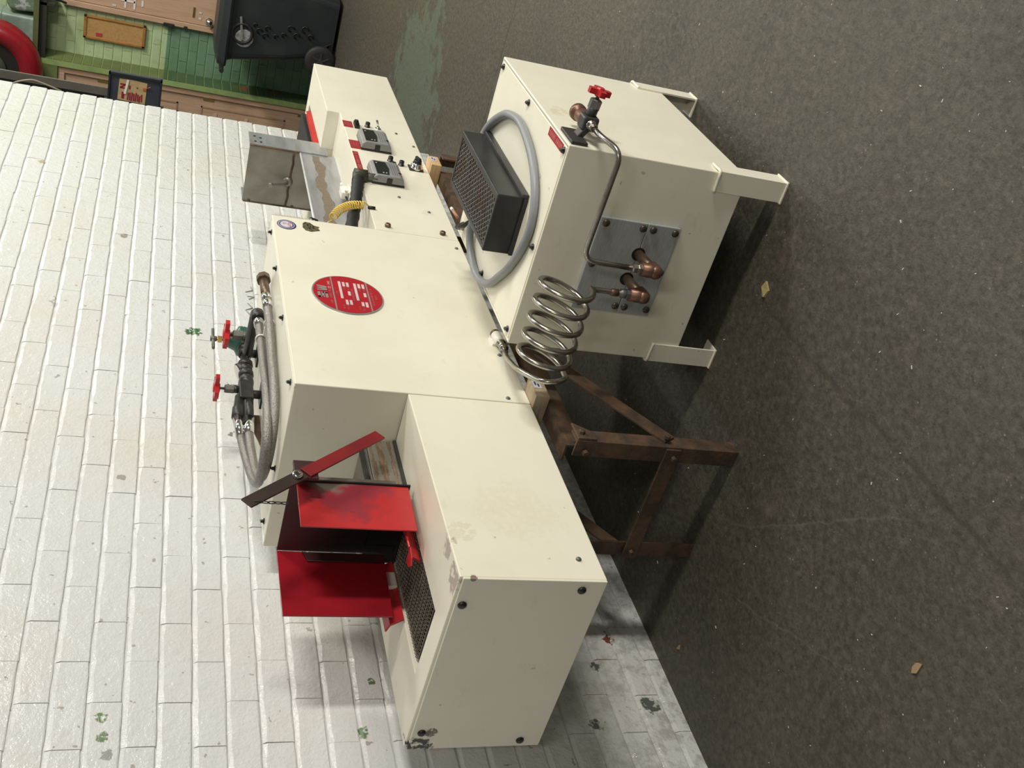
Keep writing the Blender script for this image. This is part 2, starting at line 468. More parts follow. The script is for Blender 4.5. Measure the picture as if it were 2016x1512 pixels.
def star_handle(bm, c, axis, r, th):
    """four-lobed valve handwheel"""
    d = Vector(axis).normalized(); u, v = frame_of(d); c = Vector(c)
    pts = []
    N = 48
    for k in range(N):
        a = 2 * PI * k / N
        rr = r * (0.74 + 0.26 * math.cos(4 * a))
        if math.cos(4 * a) > 0.3: rr = r * 0.98
        pts.append(c + (u * math.cos(a) + v * math.sin(a)) * rr)
    A = [bm.verts.new(p - d * th / 2) for p in pts]; B = [bm.verts.new(p + d * th / 2) for p in pts]
    fs = [bm.faces.new(A), bm.faces.new(list(reversed(B)))]
    for i in range(N): fs.append(bm.faces.new((A[i], B[i], B[(i + 1) % N], A[(i + 1) % N])))
    bmesh.ops.recalc_face_normals(bm, faces=fs)
    lathe(bm, c - d * th * .8, d, [(0, r * .32), (th * 1.6, r * .32)], 12)

SMALL = {'badge_small_print', 'badge_blank', 'badge_lettering', 'label_print', 'controller_print', 'display_digit', 'sticker_marks', 'tape_mark', 'marker_writing', 'black_scrawl', 'door_reflection', 'wall_scribble', 'tag_print', 'grille', 'mesh_belt', 'heat_stain'}
def obj(name, bm, mat, parent=None, kind=None, label=None, smooth_all=False):
    """link a bmesh as one object; vertices are given in world coordinates"""
    me = bpy.data.meshes.new(name)
    if parent is not None:
        root = parent
        while root.parent is not None: root = root.parent
        off = Vector(root.location)
        if off.length > 0: bmesh.ops.translate(bm, verts=bm.verts, vec=-off)
    if smooth_all:
        for f in bm.faces: f.smooth = True
    bm.to_mesh(me); bm.free()
    for q in (mat if isinstance(mat, (list, tuple)) else [mat]): me.materials.append(q)
    o = bpy.data.objects.new(name, me)
    COL.objects.link(o)
    if parent is not None: o.parent = parent
    if kind is None and name in SMALL: kind = 'stuff'
    if kind: o['kind'] = kind
    if label: o['label'] = label
    return o
def thing(name, loc, label, cat, group=None):
    o = bpy.data.objects.new(name, None)
    o.empty_display_size = 0.1
    COL.objects.link(o); o.location = loc
    o['label'] = label; o['category'] = cat
    if group: o['group'] = group
    return o
def tag(o, label, cat, group=None):
    o['label'] = label; o['category'] = cat
    if group: o['group'] = group
    return o
def B(*args, **kw):
    bm = new(); box(bm, *args, **kw); return bm

# measured scene (metres): x along the machine, y towards the white wall, z up
ZB, ZT, ZC = 0.458, 0.762, 1.0215
X0, X1, X2, L = 0.5986, 1.457, 2.417, 2.9525
W = 0.492
YW = 0.5865

# ================================================================== SETTING
bm = B(-3.0, 9.0, -6.0, 3.6, -0.12, 0.0)
fl = obj('floor', bm, FLOOR, kind='structure')

def brick_mesh(name, lx, ly, lz, bev, seed, sl=.006, wob=.0015):
    """one painted brick lying along x, centred, front face at -y"""
    r = random.Random(seed)
    b_ = new()
    N = 6
    rows = []
    for i in range(N + 1):
        x = -lx / 2 + lx * i / N
        j = lambda a: r.uniform(-a, a)
        rows.append([b_.verts.new(p) for p in ((x, 0.0, -lz / 2 - .001), (x, -ly * .75, -lz / 2 + j(wob * .5)), (x, -ly + j(wob * .12), -lz / 2 + .0022 + j(wob * .5)),
                                               (x, -ly + j(wob * .12), lz / 2 - sl + j(wob)), (x, -.0010 + j(wob * .25), lz / 2 + .0012 + j(wob * .4)), (x, .0006, lz / 2 + .0012))])
    fs = []
    for a, c in zip(rows, rows[1:]):
        for k in range(5): fs.append(b_.faces.new((a[k], a[k + 1], c[k + 1], c[k])))
    fs.append(b_.faces.new(rows[0])); fs.append(b_.faces.new(rows[-1]))
    bmesh.ops.recalc_face_normals(b_, faces=fs)
    me = bpy.data.meshes.new(name); b_.to_mesh(me); b_.free()
    return me

# --- white brick wall behind the machine
XE = 3.72
wl = obj('wall_left', B(-1.6, XE, YW, YW + 0.30, 0.0, 3.4), WHITEW, kind='structure')
PITCH_Z, PITCH_X = 0.0708, 0.2265
vars_full = [brick_mesh('painted_brick', PITCH_X - .0017, .0055, PITCH_Z - .0046, 0, s, .0085, .0028) for s in range(10)]
for me in vars_full: me.materials.append(WHITEW)
ch = brick_mesh('painted_brick_half', PITCH_X / 2 - .0017, .0055, PITCH_Z - .0046, 0, 31, .0085, .0028); ch.materials.append(WHITEW)
cands = []
row = 0
z = 0.0452 - PITCH_Z / 2 + PITCH_Z * 0
for row in range(0, 47):
    zc_ = 0.0452 - PITCH_Z / 2 + PITCH_Z * row
    off = (0.5 if row % 2 else 0.0) * PITCH_X + rnd.uniform(-.012, .012)
    xe = XE + rnd.uniform(-.006, .004)
    x = xe
    first = True
    while x > -1.55:
        if first and row % 2: ln = PITCH_X / 2
        else: ln = PITCH_X
        first = False
        xc = x - ln / 2
        x -= ln
        cands.append((xc, zc_, ln < PITCH_X * .8))
def in_view(x, y, z, mar=0.0):
    p = Vector((x, y, z)) - m.translation
    f = p.dot(FW)
    if f < .2: return None
    px = p.dot(DX) / f * 2067 + 1008; py = 756 - p.dot(RY) / f * 2067
    if -60 < px < 2076 and -60 < py < 1572: return f
    return None
def hidden(x, z):
    if 0.10 < x < 0.62 and 0.40 < z < 0.66: return True
    if 0.75 < x < 1.9 and 0.26 < z < 0.90: return True
    if 1.6 <= x < 3.5 and 0.20 < z < 0.72: return True
    if x > 0.55 and z < 0.32: return True
    return False
score = []
for c in cands:
    f = in_view(c[0], YW, c[1])
    if f is None or hidden(c[0], c[1]): score.append((99, c))
    else: score.append((f, c))
score.sort(key=lambda s: s[0])
shown = [s for s in score[:300] if s[0] < 90]
rest = [s for s in score if s not in shown and s[0] < 90] + [s for s in score[300:] if s[0] >= 90 and s[1][1] < 2.6 and s[1][0] > -1.0]
for f, (xc, zc_, half) in shown:
    o = bpy.data.objects.new('brick', ch if half else rnd.choice(vars_full))
    COL.objects.link(o); o.parent = wl
    o.location = (xc, YW + rnd.uniform(-.0002, .0013), zc_ + rnd.uniform(-.0010, .0010))
    o.rotation_euler = (0, rnd.uniform(-.005, .005), 0)
bm = new()
for f, (xc, zc_, half) in rest:
    lx = (PITCH_X / 2 if half else PITCH_X) - .007
    n0 = len(bm.verts)
    b2 = new(); b2.from_mesh(ch if half else vars_full[0])
    bmesh.ops.translate(b2, verts=b2.verts, vec=(xc, YW + rnd.uniform(0, .002), zc_))
    tmp = bpy.data.meshes.new('tmp'); b2.to_mesh(tmp); b2.free(); bm.from_mesh(tmp); bpy.data.meshes.remove(tmp)
obj('brick_courses', bm, WHITEW, wl, kind='stuff')
# pencil scribble on the wall above the pipe
bm = new()
for pts in (((1.86, .98), (1.90, 1.0), (1.92, .975), (1.95, .99)), ((1.98, .985), (2.0, .965), (2.0, .99)), ((2.03, .995), (2.045, .97), (2.07, .975))):
    tube(bm, [(x, YW - .0062, z) for x, z in pts], .0024, 5)
obj('wall_scribble', bm, simple('grey_pencil', (.30, .30, .28), .7), wl)

# --- green brick wall at the far end, with its pier
XG = 7.90
wb = obj('wall_back', B(XG, XG + .25, -3.2, 1.80, 0, 3.4), GREENW, kind='structure')
gz, gx = 0.0735, 0.205
gfull = [brick_mesh('green_brick', gx - .004, .006, gz - .006, .002, 100 + s) for s in range(4)]
for me in gfull: me.materials.append(GREENW)
ghalf = brick_mesh('green_brick_half', gx / 2 - .004, .006, gz - .006, .002, 120); ghalf.materials.append(GREENW)
n_g = 0
bmr = new()
for row in range(0, 40):
    zc_ = 0.018 + gz / 2 + gz * row - .02
    y = 1.80
    first = True
    while y > -1.2:
        ln = gx / 2 if (first and row % 2) else gx
        first = False
        yc = y - ln / 2; y -= ln
        if zc_ < .02: continue
        if 0.38 < yc < 1.41 and zc_ < 2.16 and yc + ln / 2 < 1.405: continue          # behind door_2
        me = ghalf if ln < gx * .8 else rnd.choice(gfull)
        if yc > .5 and 0.05 < zc_ < 2.45 and n_g < 220:
            o = bpy.data.objects.new('brick', me); COL.objects.link(o); o.parent = wb
            o.location = (XG + rnd.uniform(0, .002), yc, zc_); o.rotation_euler = (0, 0, -PI / 2)
            n_g += 1
        else:
            b2 = new(); b2.from_mesh(me)
            bmesh.ops.rotate(b2, verts=b2.verts, cent=(0, 0, 0), matrix=Matrix.Rotation(-PI / 2, 3, 'Z'))
            bmesh.ops.translate(b2, verts=b2.verts, vec=(XG, yc, zc_))
            tmp = bpy.data.meshes.new('tmp'); b2.to_mesh(tmp); b2.free(); bmr.from_mesh(tmp); bpy.data.meshes.remove(tmp)
obj('brick_courses', bmr, GREENW, wb, kind='stuff')
# pier: its side faces the room in olive brick, its narrow front is painted trim
XP = 7.66
wp = obj('wall_pier', B(XP, XG + .25, 1.80, 1.845, 0, 3.4), TRIMG, kind='structure')
OLB = simple('olive_brick_tone', (0.155, 0.20, 0.075), 0.5, col2=(0.11, 0.15, 0.05), scale=9)
gp = brick_mesh('pier_brick', XG - XP - .010, .006, gz - .006, .002, 130)
OLW, t_, b__ = nt('olive_wall_tone')  # pier side and doorway wall, darker olive than the green wall
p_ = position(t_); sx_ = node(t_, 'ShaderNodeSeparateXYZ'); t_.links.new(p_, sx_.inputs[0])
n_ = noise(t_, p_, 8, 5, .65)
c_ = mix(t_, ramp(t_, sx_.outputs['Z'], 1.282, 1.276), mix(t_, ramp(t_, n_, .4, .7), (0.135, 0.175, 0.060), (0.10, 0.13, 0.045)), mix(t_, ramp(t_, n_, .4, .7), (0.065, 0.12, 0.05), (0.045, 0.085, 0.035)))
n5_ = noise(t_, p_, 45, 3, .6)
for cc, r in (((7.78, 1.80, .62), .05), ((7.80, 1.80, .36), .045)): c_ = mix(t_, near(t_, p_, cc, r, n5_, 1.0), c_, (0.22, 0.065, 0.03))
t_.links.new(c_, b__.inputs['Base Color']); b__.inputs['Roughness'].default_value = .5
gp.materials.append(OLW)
for row in range(36):
    zc_ = 0.018 + gz / 2 + gz * row - .02
    if zc_ < .03 or n_g > 280: continue
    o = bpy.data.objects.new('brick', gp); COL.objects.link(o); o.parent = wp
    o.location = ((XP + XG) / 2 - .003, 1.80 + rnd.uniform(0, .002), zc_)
    n_g += 1

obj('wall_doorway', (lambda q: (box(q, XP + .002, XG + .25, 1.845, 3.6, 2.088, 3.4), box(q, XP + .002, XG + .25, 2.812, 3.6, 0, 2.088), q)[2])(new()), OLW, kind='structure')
# --- door_1 (left, behind the sign) in a tan frame
D1 = XP + .02
d1 = obj('door_1', B(D1 + .02, D1 + .06, 1.905, 2.75, 0.01, 2.03, bev=.003), DOORW, kind='structure')
bm = new()
box(bm, D1, D1 + .09, 1.846, 1.900, 0, 2.085, .004); box(bm, D1, D1 + .09, 2.755, 2.81, 0, 2.085, .004); box(bm, D1, D1 + .09, 1.9, 2.755, 2.035, 2.085, .004)
obj('door_frame', bm, DOORW, d1)
for zz in (.10, .90, 1.74):
    bm = new(); cyl(bm, (D1 + .010, 1.902, zz - .045), (D1 + .010, 1.902, zz + .045), .006, 8); box(bm, D1 + .014, D1 + .022, 1.904, 1.93, zz - .045, zz + .045)
    obj('hinge', bm, BRASS, d1)
bm = new(); lathe(bm, (D1 + .02, 2.14, .70), (-1, 0, 0), [(0, .028), (.008, .028), (.010, .012), (.035, .012), (.04, .026), (.055, .030), (.068, .02), (.07, 0)], 16)
obj('door_knob', bm, CHROME, d1)
bm = B(D1 + .012, D1 + .021, 2.06, 2.13, 1.06, 1.20, bev=.002); obj('push_plate', bm, DARKST, d1)
bm = new()
for zz in (.57, .83):
    box(bm, D1 + .014, D1 + .021, 2.03, 2.07, zz - .012, zz + .012); box(bm, D1 + .014, D1 + .021, 2.10, 2.13, zz - .012, zz + .012)
obj('door_reflection', bm, simple('reflection_tan', (.52, .40, .30), .5), d1)  # pale blocks put in for reflections on the door
bm = new()
for a, b_ in ((1.99, 2.65),):
    for z0, z1 in ((.25, .95), (1.15, 1.9)):
        for (p, q) in (((a, z0), (b_, z0)), ((a, z1), (b_, z1)), ((a, z0), (a, z1)), ((b_, z0), (b_, z1))):
            box(bm, D1 + .015, D1 + .021, min(p[0], q[0]) - .006, max(p[0], q[0]) + .006, min(p[1], q[1]) - .006, max(p[1], q[1]) + .006)
obj('panel_moulding', bm, simple('tan_moulding', (.36, .235, .155), .5), d1)

# --- door_2 (right edge, above the bin)
d2 = obj('door_2', B(XG - .035, XG - .002, .46, 1.355, 0.01, 2.04, bev=.003), DOORW, kind='structure')
bm = new()
box(bm, XG - .05, XG - .001, 1.358, 1.402, 0, 2.09, .004); box(bm, XG - .05, XG - .001, .41, .455, 0, 2.09, .004); box(bm, XG - .05, XG - .001, .455, 1.358, 2.045, 2.09, .004)
obj('door_frame', bm, DOORW, d2)
bm = new(); lathe(bm, (XG - .035, 1.31, .965), (-1, 0, 0), [(0, .028), (.008, .028), (.010, .012), (.035, .012), (.04, .026), (.055, .030), (.068, .02), (.07, 0)], 16)
obj('door_knob', bm, CHROME, d2)
TAPE = simple('white_tape', (.66, .62, .58), .6)
bm = new()
for (y0, y1, z0, z1) in ((1.27, 1.285, 1.55, 1.66), (1.22, 1.335, 1.615, 1.63), (1.22, 1.335, 1.545, 1.56), (1.255, 1.30, 1.485, 1.50), (1.325, 1.34, 1.69, 1.72), (1.25, 1.262, 1.03, 1.05), (1.295, 1.31, 1.03, 1.05)):
    box(bm, XG - .039, XG - .0352, y0, y1, z0, z1)
obj('tape_mark', bm, TAPE, d2)
bm = new(); box(bm, XG - .041, XG - .0352, 1.22, 1.30, 1.085, 1.10); obj('hinge', bm, BRASS, d2)
bm = new(); box(bm, XG - .06, XG - .03, 1.385, 1.415, 1.235, 1.32, .004); box(bm, XG - .055, XG - .03, 1.385, 1.41, 1.13, 1.16, .003)
obj('door_latch', bm, BLACK, d2)

# ================================================================== CONVEYOR FURNACE
furn = thing('conveyor_furnace', (1.476, 0.245, ZB), 'long cream conveyor furnace with red entry hood on a rusty stand by the wall', 'furnace')
# ---- entry housing: box with a pocket for the belt
def tray(bm, x0, x1, y0, y1, z0, z1, a0, a1, b0, b1, zp, bev):
    o0 = [bm.verts.new(p) for p in ((x0, y0, z0), (x1, y0, z0), (x1, y1, z0), (x0, y1, z0))]
    o1 = [bm.verts.new(p) for p in ((x0, y0, z1), (x1, y0, z1), (x1, y1, z1), (x0, y1, z1))]
    i1 = [bm.verts.new(p) for p in ((a0, b0, z1), (a1, b0, z1), (a1, b1, z1), (a0, b1, z1))]
    i0 = [bm.verts.new(p) for p in ((a0, b0, zp), (a1, b0, zp), (a1, b1, zp), (a0, b1, zp))]
    fs = [bm.faces.new(o0), bm.faces.new(i0)]
    for k in range(4):
        n = (k + 1) % 4
        fs.append(bm.faces.new((o0[k], o0[n], o1[n], o1[k])))
        fs.append(bm.faces.new((o1[k], o1[n], i1[n], i1[k])))
        fs.append(bm.faces.new((i1[k], i1[n], i0[n], i0[k])))
    bmesh.ops.recalc_face_normals(bm, faces=fs)
    es = [e for e in bm.edges if not any(v in i0 for v in e.verts) and not (sum(v in i1 for v in e.verts) == 1)]
    if bev: bmesh.ops.bevel(bm, geom=es, offset=bev, segments=2, profile=0.5, affect='EDGES')
bm = new()
tray(bm, 0.004, X0 - .0010, 0, W, ZB, ZT, .067, X0 - .002, .155, .335, .690, .0022)
eh = obj('entry_housing', bm, CREAM, furn)
# end cover plate of the entry housing (thin sheet, hem visible at the top)
bm = new(); prism(bm, [(0.0, ZB + .001), (W, ZB + .001), (W, ZT - .006), (0.0, ZT - .006)], 'x', -.0015, .004, .0014)
ec = obj('end_cover', bm, CREAM, eh)
for (y, z) in ((.023, .512), (.068, .746), (.439, .740), (.472, .512)):
    bm = new(); dome(bm, (-.0015, y, z - .004), (-1, 0, 0), .0092, .006); obj('screw', bm, BLKP, eh)
for (x, z) in ((.060, .503),):
    bm = new(); dome(bm, (x, 0, z), (0, -1, 0), .006, .005); obj('screw', bm, GREYF, eh)
bm = B(.068, X0 - .004, .157, .333, .691, .694); obj('belt_pan', bm, VOID, eh)

# ---- furnace casing
bm = new()
tray(bm, X0 + .0010, X1 - .0010, -.0005, .487, ZB - .0005, ZC, X0 + .009, X1 - .009, .008, .479, ZC - .012, .0022)
cas = obj('furnace_casing', bm, CREAM, furn)
bm = B(X0 + .0125, X1 - .0125, .0115, .4755, ZC - .0115, ZC - .0005, bev=.0015); lid = obj('casing_lid', bm, CREAM, furn)
for (x, y) in ((1.40, .028), (1.185, .028), (.929, .028), (.654, .034), (.640, .275), (.650, .450), (1.40, .45)):
    bm = new()
    lathe(bm, (x, y, ZC - .001), (0, 0, 1), [(0, .008), (.003, .0075), (.003, .0045), (.009, .004), (.0095, 0)], 12)
    obox(bm, (x, y, ZC + .0065), (1, .6, 0), (-.6, 1, 0), (0, 0, 1), .009, .0022, .0028)
    obj('wing_screw', bm, BLKP, lid)
for (x, z) in ((.809, .486), (.614, .512), (1.40, .478)):
    bm = new(); dome(bm, (x, -.0005, z), (0, -1, 0), .0058, .004); obj('screw', bm, GREYF, cas)
# ridge of a strip standing along the far end of the casing top
bm = new()
box(bm, X1 + .001, X1 + .018, .006, .010, .895, ZC - .002, .0006)
for k in range(13): box(bm, X1 + .003, X1 + .017, .0035, .0062, .905 + k * .0085, .909 + k * .0085)
obj('ribbed_strip', bm, simple('pale_ribbed_metal', (.50, .48, .43), .45, .1), cas)

# ---- oval maker's badge
def disc(bm, cx, cz, rx, rz, y0, y1, seg=48):
    A = [bm.verts.new((cx + rx * math.cos(2 * PI * k / seg), y0, cz + rz * math.sin(2 * PI * k / seg))) for k in range(seg)]
    Bv = [bm.verts.new((cx + rx * .985 * math.cos(2 * PI * k / seg), y1, cz + rz * .985 * math.sin(2 * PI * k / seg))) for k in range(seg)]
    fs = [bm.faces.new(A), bm.faces.new(list(reversed(Bv)))]
    for k in range(seg): fs.append(bm.faces.new((A[k], Bv[k], Bv[(k + 1) % seg], A[(k + 1) % seg])))
    bmesh.ops.recalc_face_normals(bm, faces=fs)
BX, BZ = 1.030, 0.8515
bm = new(); disc(bm, BX, BZ, .0985, .0955, -.0003, -.0035); badge = obj('maker_badge', bm, ALU, furn)
def seg_disc(bm, z0, z1, rx=.0935, rz=.0905, y0=-.0034, y1=-.0042):
    # slice of the red field between two heights
    pts = []
    n = 40
    t0 = math.asin(max(-1, min(1, (z0 - BZ) / rz))); t1 = math.asin(max(-1, min(1, (z1 - BZ) / rz)))
    for k in range(n + 1):
        a = t0 + (t1 - t0) * k / n; pts.append((BX + rx * math.cos(a), BZ + rz * math.sin(a)))
    for k in range(n + 1):
        a = t1 + (t0 - t1) * k / n; pts.append((BX - rx * math.cos(a), BZ + rz * math.sin(a)))
    out = [pts[0]]
    for p in pts[1:]:
        if (Vector(p) - Vector(out[-1])).length > 1e-4: out.append(p)
    if (Vector(out[0]) - Vector(out[-1])).length < 1e-4: out.pop()
    prism(bm, out, 'y', y0, y1)
bm = new(); seg_disc(bm, BZ - .0904, .7945); seg_disc(bm, .7985, .8875); seg_disc(bm, .8915, BZ + .0904)
obj('red_field', bm, LABEL, badge)
def bar(bm, x0, x1, z0, z1, y=-.0048, th=.0008): box(bm, min(x0, x1), max(x0, x1), y, y + th, min(z0, z1), max(z0, z1))
bm = new()   # block letters S and W
bar(bm, .9995, 1.0265, .9245, .9315); bar(bm, 1.0005, 1.0275, .9150, .9215); bar(bm, .9995, 1.0265, .9055, .9120)
bar(bm, 1.0200, 1.0275, .9150, .9315) if False else None
bar(bm, .9995, 1.0060, .9180, .9315); bar(bm, 1.0205, 1.0275, .9055, .9185)
prism(bm, [(1.0345, .9308), (1.0400, .9308), (1.0430, .9125), (1.0462, .9308), (1.0500, .9308), (1.0532, .9125), (1.0562, .9308), (1.0620, .9308), (1.0580, .9055), (1.0500, .9055), (1.0482, .9190), (1.0462, .9055), (1.0385, .9055)], 'y', -.0048, -.0040)
obj('badge_logo', bm, simple('badge_silver', (.36, .35, .34), .4, .3), badge)
bm = new()
for x0, x1, zc_ in ((.9050 + .0996, 1.0941, .869), (1.0694, 1.0924, .858), (1.0694, 1.0924, .8475), (1.024, 1.0454, .8475), (.975, .9995, .8585), (.976, .9995, .8480),
                    (1.0024, 1.0921, .828), (1.0685, 1.0918, .817), (1.0685, 1.0918, .806), (1.0246, 1.0458, .806), (.9753, .996, .8175), (.9713, .997, .8072)):
    bar(bm, x0, x1, zc_ - .0034, zc_ + .0034)
obj('badge_blank', bm, PRINT, badge)
def glyphs(bm, x0, x1, zc_, h, seed, y=-.0047, gap=.28, cw=None):
    """row of tiny printed characters, too small to read in the photograph"""
    r = random.Random(seed); cw = cw or h * .62
    x = x0
    while x < x1 - cw * .5:
        if r.random() > .10:
            k = r.randrange(4)
            bar(bm, x, x + cw * .24, zc_ - h / 2, zc_ + h / 2, y)
            if k != 0: bar(bm, x, x + cw * .72, zc_ + h * .30, zc_ + h / 2, y)
            if k != 1: bar(bm, x, x + cw * .72, zc_ - h * .10, zc_ + h * .10, y)
            if k >= 2: bar(bm, x, x + cw * .72, zc_ - h / 2, zc_ - h * .30, y)
        x += cw * (1 + gap)
bm = new()
# INC. at the end of the company line
zz = .898
for q in ((1.0706, 1.0722, -.003, .003),): bar(bm, q[0], q[1], zz + q[2], zz + q[3])
prism(bm, [(1.0742, zz - .003), (1.0756, zz - .003), (1.0756, zz + .0008), (1.0790, zz - .003), (1.0806, zz - .003), (1.0806, zz + .003), (1.0792, zz + .003), (1.0792, zz - .0008), (1.0758, zz + .003), (1.0742, zz + .003)], 'y', -.0047, -.0040)
bar(bm, 1.0826, 1.0842, zz - .003, zz + .003); bar(bm, 1.0842, 1.0890, zz + .0016, zz + .003); bar(bm, 1.0842, 1.0890, zz - .003, zz - .0016)
bar(bm, 1.0500, 1.0516, zz - .003, zz + .003); bar(bm, 1.0516, 1.062, zz + .0016, zz + .003); bar(bm, 1.0516, 1.062, zz - .003, zz - .0016); bar(bm, 1.0606, 1.062, zz - .003, zz + .003)
obj('badge_lettering', bm, simple('badge_pale', (.55, .30, .30), .5), badge)
bm = new()
glyphs(bm, .9755, 1.0446, zz, .0055, 1); glyphs(bm, 1.0178, 1.0417, .8797, .005, 2); glyphs(bm, .9987, 1.0637, .8383, .005, 3)
glyphs(bm, .9831, 1.0744, .788, .005, 4); glyphs(bm, 1.0179, 1.0367, .7776, .005, 5)
for (a, b_, c_) in ((1.053, 1.068, .858), (1.053, 1.068, .8475), (1.053, 1.067, .817), (1.053, 1.067, .806), (.952, .974, .869), (.952, .973, .8585), (.952, .974, .828), (.953, .972, .8175)):
    glyphs(bm, a, b_, c_, .0045, int(a * 9000 + c_ * 700))
obj('badge_small_print', bm, PINKP, badge)

# ---- two stickers
SX, SZ = 1.411, .983
bm = new(); disc(bm, SX - .008, SZ, .030, .0275, -.0004, -.0012, 36); st = obj('round_sticker', bm, BLUEST, furn, label='round navy sticker with pale centre')
bm = new(); disc(bm, SX - .008, SZ + .001, .0265, .0243, -.0011, -.0014, 36); obj('sticker_ring', bm, simple('lilac', (.36, .35, .46), .4), st)
bm = new(); disc(bm, SX - .008, SZ + .001, .0225, .0205, -.0013, -.0016, 36); obj('sticker_ring', bm, BLUEST, st)
bm = new(); disc(bm, SX - .008, SZ + .001, .0195, .0175, -.0015, -.0018, 36); obj('sticker_centre', bm, PALEST, st)
bm = new()
for k, (x, z) in enumerate(((1.412, .974), (1.402, .976), (1.392, .973), (1.408, .988))): bar(bm, x - .003, x + .004, z - .005, z + .005, -.0021, .0003)
obj('sticker_marks', bm, REDST, st)
bm = new()
prism(bm, [(1.383, .931), (1.400, .938), (1.425, .936), (1.437, .928), (1.434, .914), (1.420, .905), (1.415, .889), (1.404, .894), (1.392, .889), (1.386, .900), (1.378, .915)], 'y', -.0004, -.0014)
st2 = obj('shield_sticker', bm, OLVST, furn, label='olive and brown shield-shaped sticker')
bm = new(); bar(bm, 1.392, 1.405, .915, .921, -.0018, .0004); bar(bm, 1.400, 1.418, .905, .909, -.0018, .0004); bar(bm, 1.41, 1.425, .920, .925, -.0018, .0004)
obj('sticker_marks', bm, simple('dark_ink', (.03, .025, .02), .5), st2)

# ---- control and exit housing
bm = new()
prism(bm, [(X1 + .001, ZB), (L, ZB), (L, .764), (X2, .764), (X2, .717), (X1 + .001, .717)], 'y', 0, .150, .0022)
ch_ = obj('control_housing', bm, CREAM, furn)
bm = new(); box(bm, X2 + .002, L, .335, W, ZB, .764, .002); box(bm, 2.885, L, .1502, .3348, ZB, .764, .002)
box(bm, 2.352, X2 + .004, .1502, .336, ZB, .717, .001); box(bm, X2, X2 + .006, .1502, .200, .717, .764); box(bm, X1 + .003, X2, .335, W, ZB, .700, .002); box(bm, X1 + .003, 2.88, .152, .334, ZB, .66)
obj('exit_housing', bm, CREAM, furn)
# screws, lamps and buttons on the control panel
for (x, z) in ((2.296, .523), (2.193, .475), (1.719, .604), (1.636, .520)):
    bm = new(); dome(bm, (x, 0, z), (0, -1, 0), .0055, .004); obj('screw', bm, GREYF, ch_)
for (x, z) in ((1.486, .677), (1.486, .505)):
    bm = new(); hexhead(bm, (x, 0, z), (0, -1, 0), .0095, .011, False); obj('hex_bolt', bm, PIPE, ch_)
for (x, z) in ((2.246, .666), (2.247, .626), (2.247, .587)):
    bm = new(); lathe(bm, (x, 0, z), (0, -1, 0), [(0, .0068), (.003, .0068), (.003, .005), (.009, .005), (.012, .003), (.0125, 0)], 12); obj('indicator_lamp', bm, AMBER, ch_)
for (x, z) in ((2.316, .628), (2.018, .588), (1.969, .586), (1.995, .553)):
    bm = new(); lathe(bm, (x, 0, z), (0, -1, 0), [(0, .0105), (.002, .0105), (.002, .009), (.016, .0088), (.018, .007), (.018, 0)], 14); obj('push_button', bm, BLKP, ch_)
bm = new(); box(bm, 2.279, 2.327, -.013, .0, .661, .679, .002); box(bm, 2.286, 2.292, -.019, -.012, .664, .677); box(bm, 2.314, 2.321, -.019, -.012, .664, .677); box(bm, 2.296, 2.31, -.022, -.012, .665, .675, .001)
obj('terminal_switch', bm, BLKP, ch_)
bm = new(); lathe(bm, (2.311, 0, .589), (0, -1, 0), [(0, .012), (.003, .012), (.003, .007), (.009, .006)], 8)
tube(bm, [(2.311, -.008, .589), (2.309, -.016, .592), (2.303, -.034, .600)], [.0028, .0032, .0042], 8)
obj('toggle_switch', bm, CHROME, ch_)
bm = new(); box(bm, 1.962, 2.010, -.003, 0, .478, .528, .001); kn = obj('selector_plate', bm, DARKST, ch_)
bm = new(); lathe(bm, (1.984, -.003, .502), (0, -1, 0), [(0, .023), (.007, .023), (.010, .019), (.014, .020), (.016, .017), (.020, .0165)], 22); obj('selector_collar', bm, CHROME, ch_)
bm = new(); lathe(bm, (1.984, -.022, .502), (0, -1, 0), [(0, .0145), (.010, .0140), (.012, .011), (.012, 0)], 18); obox(bm, (1.984, -.037, .502), (1, 0, .4), (0, 1, 0), (-.4, 0, 1), .014, .006, .0045, .0015)
obj('selector_knob', bm, BLKP, ch_)
# red labels
def red_label(x0, x1, z0, z1, rows, seed, big=False):
    bm = B(x0, x1, -.0012, -.0002, z0, z1); lb = obj('red_label', bm, LABEL, ch_)
    bm = new()
    for i, (zc_, a, b_, h) in enumerate(rows): glyphs(bm, a, b_, zc_, h, seed + i, y=-.0020)
    obj('label_print', bm, PINKP if not big else simple('label_pale', (.60, .30, .30), .5), lb)
red_label(2.281, 2.341, .683, .717, ((.709, 2.296, 2.326, .008), (.699, 2.290, 2.332, .008), (.690, 2.296, 2.332, .007)), 40)
red_label(2.082, 2.157, .680, .716, ((.710, 2.092, 2.147, .006), (.701, 2.092, 2.147, .005), (.691, 2.100, 2.135, .007)), 50)
red_label(1.903, 2.054, .6965, .7155, ((.706, 1.910, 1.945, .011), (.706, 1.953, 2.005, .011), (.706, 2.012, 2.046, .011)), 60, True)
red_label(1.812, 1.885, .680, .712, ((.704, 1.82, 1.875, .006), (.694, 1.825, 1.87, .006)), 70)
